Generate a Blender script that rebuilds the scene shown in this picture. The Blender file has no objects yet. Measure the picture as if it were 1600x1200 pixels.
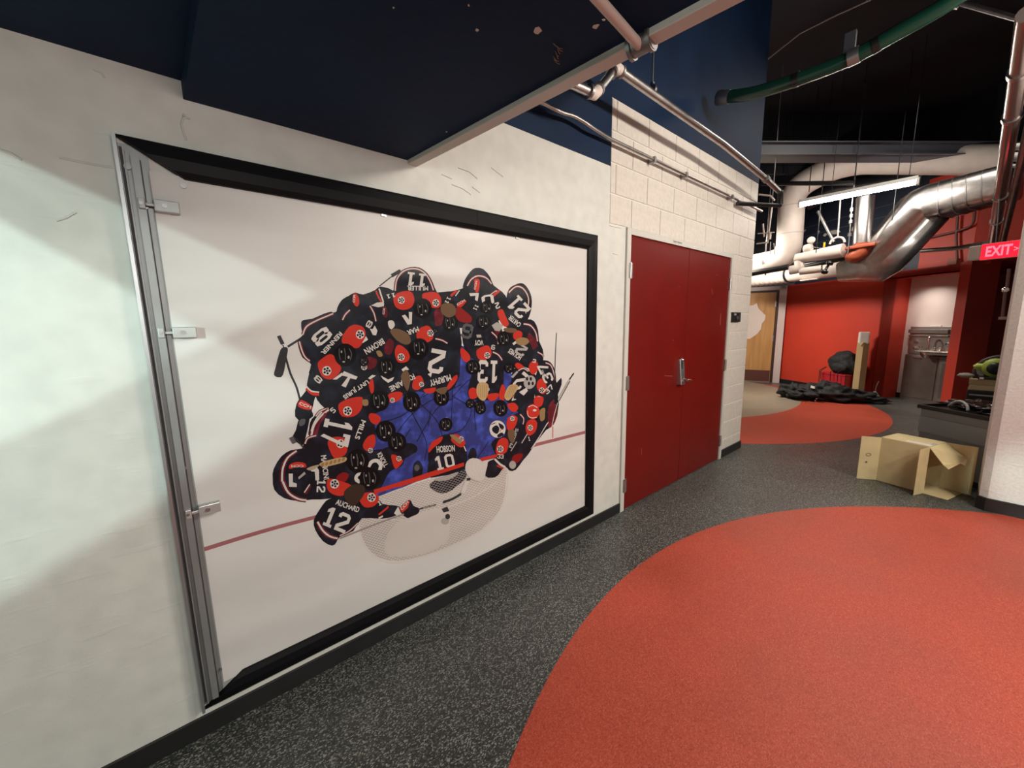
import bpy, bmesh, math, random
from mathutils import Vector, Matrix, noise
from mathutils.geometry import tessellate_polygon
random.seed(7)
SC = bpy.context.scene
COL = SC.collection
# ------------------------------------------------------------------ camera
F = 608.63; PITCH = .1511; ROLL = -.0166; YAW = .8755; EYE = Vector((0, 0, 1.5408)); WY = 1.7625
fw = Vector((math.cos(YAW)*math.cos(PITCH), math.sin(YAW)*math.cos(PITCH), -math.sin(PITCH)))
_r = Vector((math.sin(YAW), -math.cos(YAW), 0)); _u = _r.cross(fw)
rt = _r*math.cos(ROLL)+_u*math.sin(ROLL); up = -_r*math.sin(ROLL)+_u*math.cos(ROLL)
cd = bpy.data.cameras.new('camera'); cam = bpy.data.objects.new('camera', cd); COL.objects.link(cam)
cd.sensor_width = 36; cd.lens = F/1600*36; cd.clip_start = .02; cd.clip_end = 100
cam.matrix_world = Matrix(((rt.x, up.x, -fw.x, EYE.x), (rt.y, up.y, -fw.y, EYE.y), (rt.z, up.z, -fw.z, EYE.z), (0, 0, 0, 1)))
SC.camera = cam
# ------------------------------------------------------------------ world, lights, exposure
SC.view_settings.view_transform = 'Standard'; SC.view_settings.look = 'None'
SC.view_settings.gamma = 1; SC.view_settings.use_curve_mapping = False
SC.view_settings.exposure = .34
wd = bpy.data.worlds.new('world'); SC.world = wd; wd.use_nodes = True
wd.node_tree.nodes['Background'].inputs[0].default_value = (.9, .95, 1, 1)
wd.node_tree.nodes['Background'].inputs[1].default_value = .02
def lamp(name, loc, power, col, rad=None, size=None, aim=None, spread=None, spot=None, blend=.2):
    k = 'SPOT' if spot else ('AREA' if size else 'POINT')
    d = bpy.data.lights.new(name, k); d.energy = power; d.color = col
    if k == 'AREA':
        d.shape = 'RECTANGLE'; d.size, d.size_y = size
        if spread: d.spread = math.radians(spread)
    else: d.shadow_soft_size = rad
    if spot: d.spot_size = math.radians(spot); d.spot_blend = blend
    o = bpy.data.objects.new(name, d); COL.objects.link(o); o.location = loc
    if aim: o.rotation_euler = (Vector(aim)-Vector(loc)).to_track_quat('-Z', 'Y').to_euler()
    return o
COOL = (.76, 1, .93); WARM = (1, .91, .80)
lamp('stair_lamp_low', (-2.5, -1, 1.8), 160, COOL, rad=.02)
lamp('stair_lamp_high', (-2.5, -1, 2.25), 215, COOL, rad=.035)
lamp('hall_lamp', (3.3, -1.2, 3.1), 62, WARM, size=(1.2, .2), aim=(2.2, 1.7, 1.3))
lamp('right_fill', (2.7, -2.5, 3.3), 84, WARM, size=(1.2, .2), aim=(4.4, .2, .6))  # added fill that brightens the pillar, red floor and box
lamp('hall_lamp_far', (6.4, .4, 4.3), 30, WARM, size=(1.2, .3), aim=(6.2, .4, 0))
lamp('pillar_fill_spot', (-.75, -1.1, 2.1), 600, COOL, rad=.015, spot=14, aim=(4.8, -.78, .35), blend=.5)  # added spot that makes the bright patch low on the pillar
lamp('back_fill', (.4, -2.4, 2.2), 56, (1, .98, .92), size=(1.2, .6), aim=(.8, 1.7, .9))  # added broad fill for the left wall and poster
lamp('door_lamp', (8.0, 3.5, 2.9), 50, WARM, size=(1.2, .3), aim=(10.3, 1.6, .6), spread=120)
lamp('alcove_lamp', (10.12, .86, 2.2), 2.6, WARM, size=(.2, .08), aim=(10.35, .6, 1.3), spread=110)
# ------------------------------------------------------------------ helpers
def ray(u, v): return fw+rt*((u-800)/F)-up*((v-600)/F)
def atx(u, v, x): r = ray(u, v); return EYE+r*(x/r.x)
def aty(u, v, y): r = ray(u, v); return EYE+r*(y/r.y)
def atz(u, v, z=0): r = ray(u, v); return EYE+r*((z-EYE.z)/r.z)
def atp(u, v, p, q):          # on the vertical plane through floor points p, q
    n = Vector((-(q[1]-p[1]), q[0]-p[0], 0)); r = ray(u, v)
    return EYE+r*((n.dot(Vector((p[0], p[1], 0)))-n.dot(EYE))/n.dot(r))
MAT = {}
def mat(name, col, rough=.6, metal=0, noise_s=None, noise_a=.08, bump=0, bump_s=60, coat=0, emit=None, estr=0, spec=.5):
    if name in MAT: return MAT[name]
    m = bpy.data.materials.new(name); m.use_nodes = True; nt = m.node_tree; b = nt.nodes['Principled BSDF']
    b.inputs['Base Color'].default_value = (*col, 1); b.inputs['Roughness'].default_value = rough
    b.inputs['Metallic'].default_value = metal; b.inputs['Coat Weight'].default_value = coat
    b.inputs['Specular IOR Level'].default_value = spec
    tc = nt.nodes.new('ShaderNodeTexCoord')
    if emit:
        b.inputs['Emission Color'].default_value = (*emit, 1); b.inputs['Emission Strength'].default_value = estr
    if noise_s:
        n = nt.nodes.new('ShaderNodeTexNoise'); n.inputs['Scale'].default_value = noise_s; n.inputs['Detail'].default_value = 5
        nt.links.new(tc.outputs['Object'], n.inputs['Vector'])
        r = nt.nodes.new('ShaderNodeMapRange'); r.inputs[1].default_value = .3; r.inputs[2].default_value = .7
        r.inputs[3].default_value = 1-noise_a; r.inputs[4].default_value = 1+noise_a
        nt.links.new(n.outputs['Fac'], r.inputs[0])
        h = nt.nodes.new('ShaderNodeVectorMath'); h.operation = 'SCALE'; h.inputs[0].default_value = col
        nt.links.new(r.outputs[0], h.inputs['Scale']); nt.links.new(h.outputs[0], b.inputs['Base Color'])
    if bump:
        n = nt.nodes.new('ShaderNodeTexNoise'); n.inputs['Scale'].default_value = bump_s; n.inputs['Detail'].default_value = 4
        nt.links.new(tc.outputs['Object'], n.inputs['Vector'])
        k = nt.nodes.new('ShaderNodeBump'); k.inputs['Strength'].default_value = bump; k.inputs['Distance'].default_value = .01
        nt.links.new(n.outputs['Fac'], k.inputs['Height']); nt.links.new(k.outputs[0], b.inputs['Normal'])
    MAT[name] = m; return m
class MB:
    def __init__(s): s.v = []; s.f = []; s.m = []; s.sm = []
    def add(s, vs, fs, mi=0, sm=False):
        o = len(s.v); s.v += [tuple(v) for v in vs]
        for f in fs: s.f.append(tuple(i+o for i in f)); s.m.append(mi); s.sm.append(sm)
        return s
    def hexa(s, P, mi=0):     # 8 points: bottom ring 0-3, top ring 4-7
        return s.add(P, [(3, 2, 1, 0), (4, 5, 6, 7), (0, 1, 5, 4), (1, 2, 6, 5), (2, 3, 7, 6), (3, 0, 4, 7)], mi)
    def box(s, x0, x1, y0, y1, z0, z1, mi=0):
        return s.hexa([(x0, y0, z0), (x1, y0, z0), (x1, y1, z0), (x0, y1, z0), (x0, y0, z1), (x1, y0, z1), (x1, y1, z1), (x0, y1, z1)], mi)
    def obox(s, c, ax, ay, az, hx, hy, hz, mi=0):   # oriented box
        c = Vector(c); ax = Vector(ax).normalized()*hx; ay = Vector(ay).normalized()*hy; az = Vector(az).normalized()*hz
        return s.hexa([c-ax-ay-az, c+ax-ay-az, c+ax+ay-az, c-ax+ay-az, c-ax-ay+az, c+ax-ay+az, c+ax+ay+az, c-ax+ay+az], mi)
    def slab(s, p, q, t, z0, z1, mi=0):             # wall from floor point p to q, thickness t to the left of p->q
        d = Vector((q[0]-p[0], q[1]-p[1])).normalized(); n = Vector((-d.y, d.x))*t
        a, b = p, q; c = (q[0]+n.x, q[1]+n.y); e = (p[0]+n.x, p[1]+n.y)
        return s.hexa([(*a, z0), (*b, z0), (*c, z0), (*e, z0), (*a, z1), (*b, z1), (*c, z1), (*e, z1)], mi)
    def tube(s, pts, r, n=12, mi=0, caps=True, ry=None, upv=(0, 0, 1)):
        pts = [Vector(p) for p in pts]; rs = r if isinstance(r, (list, tuple)) else [r]*len(pts)
        rings = []; prev = None
        for i, p in enumerate(pts):
            t = (pts[min(i+1, len(pts)-1)]-pts[max(i-1, 0)]).normalized()
            if prev is None:
                a = Vector(upv); a = a-t*a.dot(t)
                if a.length < .05: a = Vector((1, 0, 0)); a = a-t*a.dot(t)
            else: a = prev-t*prev.dot(t)
            a.normalize(); prev = a; b = t.cross(a)
            k = 1
            if 0 < i < len(pts)-1:
                c = (pts[i]-pts[i-1]).normalized().dot(t); k = 1/max(c, .6)
            rings.append([p+a*(rs[i]*math.cos(2*math.pi*j/n))+b*((ry or rs[i])*math.sin(2*math.pi*j/n)) for j in range(n)])
        vs = [v for R in rings for v in R]; fs = []
        for i in range(len(pts)-1):
            for j in range(n): fs.append((i*n+j, i*n+(j+1) % n, (i+1)*n+(j+1) % n, (i+1)*n+j))
        s.add(vs, fs, mi, True)
        if caps:
            s.add(rings[0], [tuple(range(n))[::-1]], mi); s.add(rings[-1], [tuple(range(n))], mi)
        return s
    def lathe(s, c, prof, n=20, mi=0, axis=(0, 0, 1), sm=True):   # prof: (r, h)
        az = Vector(axis).normalized(); ax = az.orthogonal().normalized(); ay = az.cross(ax); c = Vector(c)
        vs = []; fs = []
        for r, h in prof:
            for j in range(n): vs.append(c+az*h+ax*(r*math.cos(2*math.pi*j/n))+ay*(r*math.sin(2*math.pi*j/n)))
        for i in range(len(prof)-1):
            for j in range(n): fs.append((i*n+j, i*n+(j+1) % n, (i+1)*n+(j+1) % n, (i+1)*n+j))
        s.add(vs, fs, mi, sm); m = len(prof)-1
        s.add(vs[:n], [tuple(range(n))[::-1]], mi); s.add(vs[m*n:], [tuple(range(n))], mi)
        return s
    def lump(s, c, rad, seed=0, amp=.25, fr=2.2, n=28, mi=0, rot=0, flat=True, pw=1):
        c = Vector(c); vs = []; fs = []; M = Matrix.Rotation(rot, 3, 'Z')
        for i in range(n+1):
            th = math.pi*i/n
            for j in range(2*n):
                ph = math.pi*j/n
                sg = lambda q: math.copysign(abs(q)**pw, q)
                d = Vector((sg(math.sin(th))*sg(math.cos(ph)), sg(math.sin(th))*sg(math.sin(ph)), sg(math.cos(th))))
                k = 1+amp*noise.noise(d*fr+Vector((seed*7.1, seed*3.3, 0)))+amp*.45*noise.noise(d*fr*3+Vector((0, seed*5, 9)))+amp*.2*noise.noise(d*fr*8+Vector((seed, 3, 9)))
                p = Vector((d.x*rad[0], d.y*rad[1], d.z*rad[2]))*k
                p = M @ p
                if flat: p.z = max(p.z, -c.z+.004)
                vs.append(c+p)
        for i in range(n):
            for j in range(2*n): fs.append((i*2*n+j, (i+1)*2*n+j, (i+1)*2*n+(j+1) % (2*n), i*2*n+(j+1) % (2*n)))
        return s.add(vs, fs, mi, True)
    def mesh(s, name, mats):
        me = bpy.data.meshes.new(name); me.from_pydata(s.v, [], s.f); me.update()
        for m in (mats if isinstance(mats, (list, tuple)) else [mats]): me.materials.append(m)
        me.polygons.foreach_set('material_index', s.m); me.polygons.foreach_set('use_smooth', s.sm)
        return me
    def build(s, name, mats, parent=None, bevel=0, seg=2):
        me = s.mesh(name, mats); b = bmesh.new(); b.from_mesh(me)
        bmesh.ops.recalc_face_normals(b, faces=b.faces)
        if bevel:
            bmesh.ops.bevel(b, geom=[e for e in b.edges if len(e.link_faces) == 2 and e.calc_face_angle(0) > .6], offset=bevel, segments=seg, affect='EDGES', profile=.6)
        b.to_mesh(me); b.free()
        return link(name, me, parent)
def link(name, me, parent=None):
    o = bpy.data.objects.new(name, me); COL.objects.link(o)
    if parent:
        o.parent = parent; o.matrix_parent_inverse = Matrix.Translation(-parent.location)
    return o
def empty(name, loc, label, cat, group=None):
    o = bpy.data.objects.new(name, None); COL.objects.link(o); o.location = loc; o.empty_display_size = .05
    return tag(o, label, cat, group)
def tag(o, label=None, cat=None, group=None, kind=None):
    if label: o['label'] = label
    if cat: o['category'] = cat
    if group: o['group'] = group
    if kind: o['kind'] = kind
    return o
def struct(o, label=None, cat=None): return tag(o, label, cat, kind='structure')
def text_mesh(s, bold=.012):
    c = bpy.data.curves.new('txt', 'FONT'); c.body = s; c.size = 1; c.offset = bold; c.resolution_u = 3
    o = bpy.data.objects.new('txt', c); COL.objects.link(o)
    me = bpy.data.meshes.new_from_object(o.evaluated_get(bpy.context.evaluated_depsgraph_get()))
    V = [v.co.copy() for v in me.vertices]; P = [tuple(p.vertices) for p in me.polygons]
    bpy.data.objects.remove(o); bpy.data.curves.remove(c); bpy.data.meshes.remove(me)
    x0 = min(v.x for v in V); x1 = max(v.x for v in V); y0 = min(v.y for v in V); y1 = max(v.y for v in V)
    return [((v.x-x0)/(x1-x0), (v.y-y0)/(y1-y0)) for v in V], P
def writing(mb, s, o, ex, ey, mi=0, bold=.012):   # lettering laid on the parallelogram o, o+ex, o+ey
    V, P = text_mesh(s, bold); o = Vector(o); ex = Vector(ex); ey = Vector(ey)
    return mb.add([o+ex*a+ey*b for a, b in V], P, mi)
GL = {'0': [[(.3, .91), (.70, .91), (.87, .80), (.87, .20), (.70, .09), (.3, .09), (.13, .20), (.13, .80), (.3, .91)]],
 '2': [[(.12, .70), (.12, .82), (.25, .91), (.75, .91), (.87, .82), (.87, .62), (.14, .24), (.14, .09), (.97, .09)]],
 '3': [[(.12, .74), (.12, .83), (.25, .91), (.75, .91), (.87, .82), (.87, .62), (.76, .51), (.42, .51)], [(.76, .51), (.87, .40), (.87, .18), (.75, .09), (.25, .09), (.12, .17), (.12, .28)]],
 '4': [[(.68, .02), (.68, .98)], [(.62, .95), (.10, .32), (.98, .32)]], '5': [[(.92, .91), (.15, .91), (.15, .56), (.72, .56), (.87, .46), (.87, .18), (.72, .09), (.15, .09)]],
 '6': [[(.87, .76), (.87, .82), (.72, .91), (.28, .91), (.13, .80), (.13, .20), (.28, .09), (.72, .09), (.87, .20), (.87, .42), (.72, .52), (.13, .52)]],
 '7': [[(.12, .74), (.12, .91), (.88, .91), (.86, .78), (.42, .02)]], '8': [[(.28, .91), (.72, .91), (.87, .82), (.87, .62), (.72, .52), (.28, .52), (.13, .62), (.13, .82), (.28, .91)], [(.28, .52), (.13, .42), (.13, .18), (.28, .09), (.72, .09), (.87, .18), (.87, .42), (.72, .52)]],
 '9': [[(.13, .24), (.13, .18), (.28, .09), (.72, .09), (.87, .20), (.87, .80), (.72, .91), (.28, .91), (.13, .80), (.13, .58), (.28, .48), (.87, .48)]]}
ONE = [(.18, 0), (.86, 0), (.86, .15), (.66, .15), (.66, 1), (.42, 1), (.16, .84), (.16, .68), (.38, .74), (.38, .15), (.18, .15)]
def numerals(mb, s, o, ex, ey, mi=0):            # athletic block numerals
    o = Vector(o); ex = Vector(ex); ey = Vector(ey); n = len(s); w = 1/n; g = .10*w if n > 1 else 0
    for i, ch in enumerate(s):
        T = lambda x, y: o+ex*(i*w+g/2+x*(w-g))+ey*y
        if ch == '1':
            mb.add([T(*p) for p in ONE], [tuple(t) for t in tessellate_polygon([[Vector((*p, 0)) for p in ONE]])], mi); continue
        for P in GL[ch]:
            P = [Vector(p) for p in P]; V = []; m = len(P); cl = (P[0]-P[-1]).length < .01
            for k, p in enumerate(P):
                a = P[k-1] if k else (P[-2] if cl else P[0]-(P[1]-P[0])); c = P[k+1] if k < m-1 else (P[1] if cl else P[-1]+(P[-1]-P[-2]))
                u1 = (p-a).normalized(); u2 = (c-p).normalized(); t = (u1+u2).normalized(); q = Vector((-t.y, t.x))/max(t.dot(u1), .5)
                V += [T(p.x+q.x*.125, p.y+q.y*.09), T(p.x-q.x*.125, p.y-q.y*.09)]
            mb.add(V, [(2*k, 2*k+1, 2*k+3, 2*k+2) for k in range(m-1)], mi)
def arc(p, c, q, n=8): # quadratic bend
    p, c, q = Vector(p), Vector(c), Vector(q)
    return [p*(1-t)**2+c*(2*t*(1-t))+q*t*t for t in [i/n for i in range(n+1)]]
def fillet(pts, r=.1, n=6):
    pts = [Vector(p) for p in pts]; out = [pts[0]]
    for i in range(1, len(pts)-1):
        a = (pts[i-1]-pts[i]); b = (pts[i+1]-pts[i]); k = min(r, a.length*.45, b.length*.45)
        out += arc(pts[i]+a.normalized()*k, pts[i], pts[i]+b.normalized()*k, n)
    return out+[pts[-1]]
# ------------------------------------------------------------------ surface materials
def speckle(name, base, chips, scale=160, dens=.30, rough=.42):
    m = bpy.data.materials.new(name); m.use_nodes = True; nt = m.node_tree; b = nt.nodes['Principled BSDF']; N = nt.nodes.new; L = nt.links.new
    tc = N('ShaderNodeTexCoord'); mp = N('ShaderNodeMapping'); mp.inputs['Scale'].default_value = (1, 1.6, 1); L(tc.outputs['Object'], mp.inputs[0])
    v = N('ShaderNodeTexVoronoi'); v.inputs['Scale'].default_value = scale; L(mp.outputs[0], v.inputs['Vector'])
    sp = N('ShaderNodeSeparateColor'); L(v.outputs['Color'], sp.inputs[0])
    cr = N('ShaderNodeValToRGB'); e = cr.color_ramp; e.interpolation = 'CONSTANT'
    e.elements[0].color = (*base, 1); e.elements[0].position = 0; e.elements[1].position = 1-dens; e.elements[1].color = (*chips[0], 1)
    for i, c in enumerate(chips[1:]):
        k = e.elements.new(1-dens+dens*(i+1)/len(chips)); k.color = (*c, 1)
    L(sp.outputs[0], cr.inputs[0])
    n = N('ShaderNodeTexNoise'); n.inputs['Scale'].default_value = 1.3; n.inputs['Detail'].default_value = 6; L(tc.outputs['Object'], n.inputs['Vector'])
    r = N('ShaderNodeMapRange'); r.inputs[1].default_value = .3; r.inputs[2].default_value = .7; r.inputs[3].default_value = .86; r.inputs[4].default_value = 1.14; L(n.outputs['Fac'], r.inputs[0])
    s = N('ShaderNodeVectorMath'); s.operation = 'SCALE'; L(cr.outputs[0], s.inputs[0]); L(r.outputs[0], s.inputs['Scale']); L(s.outputs[0], b.inputs['Base Color'])
    r2 = N('ShaderNodeMapRange'); r2.inputs[1].default_value = .3; r2.inputs[2].default_value = .7; r2.inputs[3].default_value = rough-.07; r2.inputs[4].default_value = rough+.1; L(n.outputs['Fac'], r2.inputs[0]); L(r2.outputs[0], b.inputs['Roughness'])
    k = N('ShaderNodeBump'); k.inputs['Strength'].default_value = .25; k.inputs['Distance'].default_value = .002; L(v.outputs['Distance'], k.inputs['Height']); L(k.outputs[0], b.inputs['Normal'])
    return m
def plaster(name, col, strength=.5, sc=14):
    m = bpy.data.materials.new(name); m.use_nodes = True; nt = m.node_tree; b = nt.nodes['Principled BSDF']; N = nt.nodes.new; L = nt.links.new
    b.inputs['Roughness'].default_value = .55
    tc = N('ShaderNodeTexCoord'); n1 = N('ShaderNodeTexNoise'); n1.inputs['Scale'].default_value = sc; n1.inputs['Detail'].default_value = 8; n1.inputs['Roughness'].default_value = .35; L(tc.outputs['Object'], n1.inputs['Vector'])
    mp = N('ShaderNodeMapping'); mp.inputs['Rotation'].default_value = (0, .5, 0); mp.inputs['Scale'].default_value = (1.5, 1, 9); L(tc.outputs['Object'], mp.inputs[0])
    n2 = N('ShaderNodeTexNoise'); n2.inputs['Scale'].default_value = 3; n2.inputs['Detail'].default_value = 3; L(mp.outputs[0], n2.inputs['Vector'])
    r = N('ShaderNodeMapRange'); r.inputs[1].default_value = .62; r.inputs[2].default_value = .72; L(n2.outputs['Fac'], r.inputs[0])
    n3 = N('ShaderNodeTexNoise'); n3.inputs['Scale'].default_value = 220; n3.inputs['Detail'].default_value = 2; L(tc.outputs['Object'], n3.inputs['Vector'])
    a = N('ShaderNodeMath'); a.operation = 'MULTIPLY_ADD'; a.inputs[1].default_value = .35; L(r.outputs[0], a.inputs[0]); L(n1.outputs['Fac'], a.inputs[2])
    a2 = N('ShaderNodeMath'); a2.operation = 'MULTIPLY_ADD'; a2.inputs[1].default_value = .12; L(n3.outputs['Fac'], a2.inputs[0]); L(a.outputs[0], a2.inputs[2])
    k = N('ShaderNodeBump'); k.inputs['Strength'].default_value = strength; k.inputs['Distance'].default_value = .006; L(a2.outputs[0], k.inputs['Height']); L(k.outputs[0], b.inputs['Normal'])
    r3 = N('ShaderNodeMapRange'); r3.inputs[1].default_value = .3; r3.inputs[2].default_value = .7; r3.inputs[3].default_value = .94; r3.inputs[4].default_value = 1.04; L(n1.outputs['Fac'], r3.inputs[0])
    s = N('ShaderNodeVectorMath'); s.operation = 'SCALE'; s.inputs[0].default_value = col; L(r3.outputs[0], s.inputs['Scale']); L(s.outputs[0], b.inputs['Base Color'])
    MAT[name] = m; return m
WHITE = plaster('white_plaster', (.64, .65, .605), .3)
BLOCKM = plaster('block_paint', (.64, .60, .54), .25, 30)
BLUE = mat('blue_paint', (.004, .017, .050), .65, noise_s=3, noise_a=.15, bump=.12, bump_s=25, spec=.15)
DARK = mat('dark_ceiling', (.010, .012, .020), .7, noise_s=2, noise_a=.3)
BLACKT = mat('black_base', (.012, .012, .013), .38, noise_s=8, noise_a=.2)
RED = mat('red_wall_paint', (.56, .045, .022), .5, noise_s=2, noise_a=.05, bump=.15, bump_s=80)
DOORRED = mat('door_red', (.145, .006, .004), .33, noise_s=4, noise_a=.08, bump=.05, bump_s=10, spec=.3)
PIPEW = mat('white_pipe_wrap', (.72, .64, .58), .5, noise_s=6, noise_a=.08, bump=.3, bump_s=12)
STEEL = mat('galvanised', (.55, .53, .52), .32, 1, noise_s=14, noise_a=.15, bump=.1, bump_s=25)
CHAN = mat('channel_metal', (.27, .28, .28), .42, .45, noise_s=5, noise_a=.08)
ALU = mat('aluminium', (.42, .43, .44), .38, .9, noise_s=5, noise_a=.08)
DSTEEL = mat('dull_steel', (.30, .29, .29), .4, .9, noise_s=10, noise_a=.2)
CARD = mat('cardboard', (.60, .49, .265), .8, noise_s=9, noise_a=.06, bump=.08, bump_s=50)
BFAB = mat('black_fabric', (.012, .012, .013), .75, noise_s=30, noise_a=.25, bump=.4, bump_s=20)
CREAM = mat('frame_paint', (.57, .57, .52), .45, noise_s=6, noise_a=.03)
CHROME = mat('chrome', (.8, .8, .8), .12, 1)
BLK = mat('black_plastic', (.01, .01, .01), .35)
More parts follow.
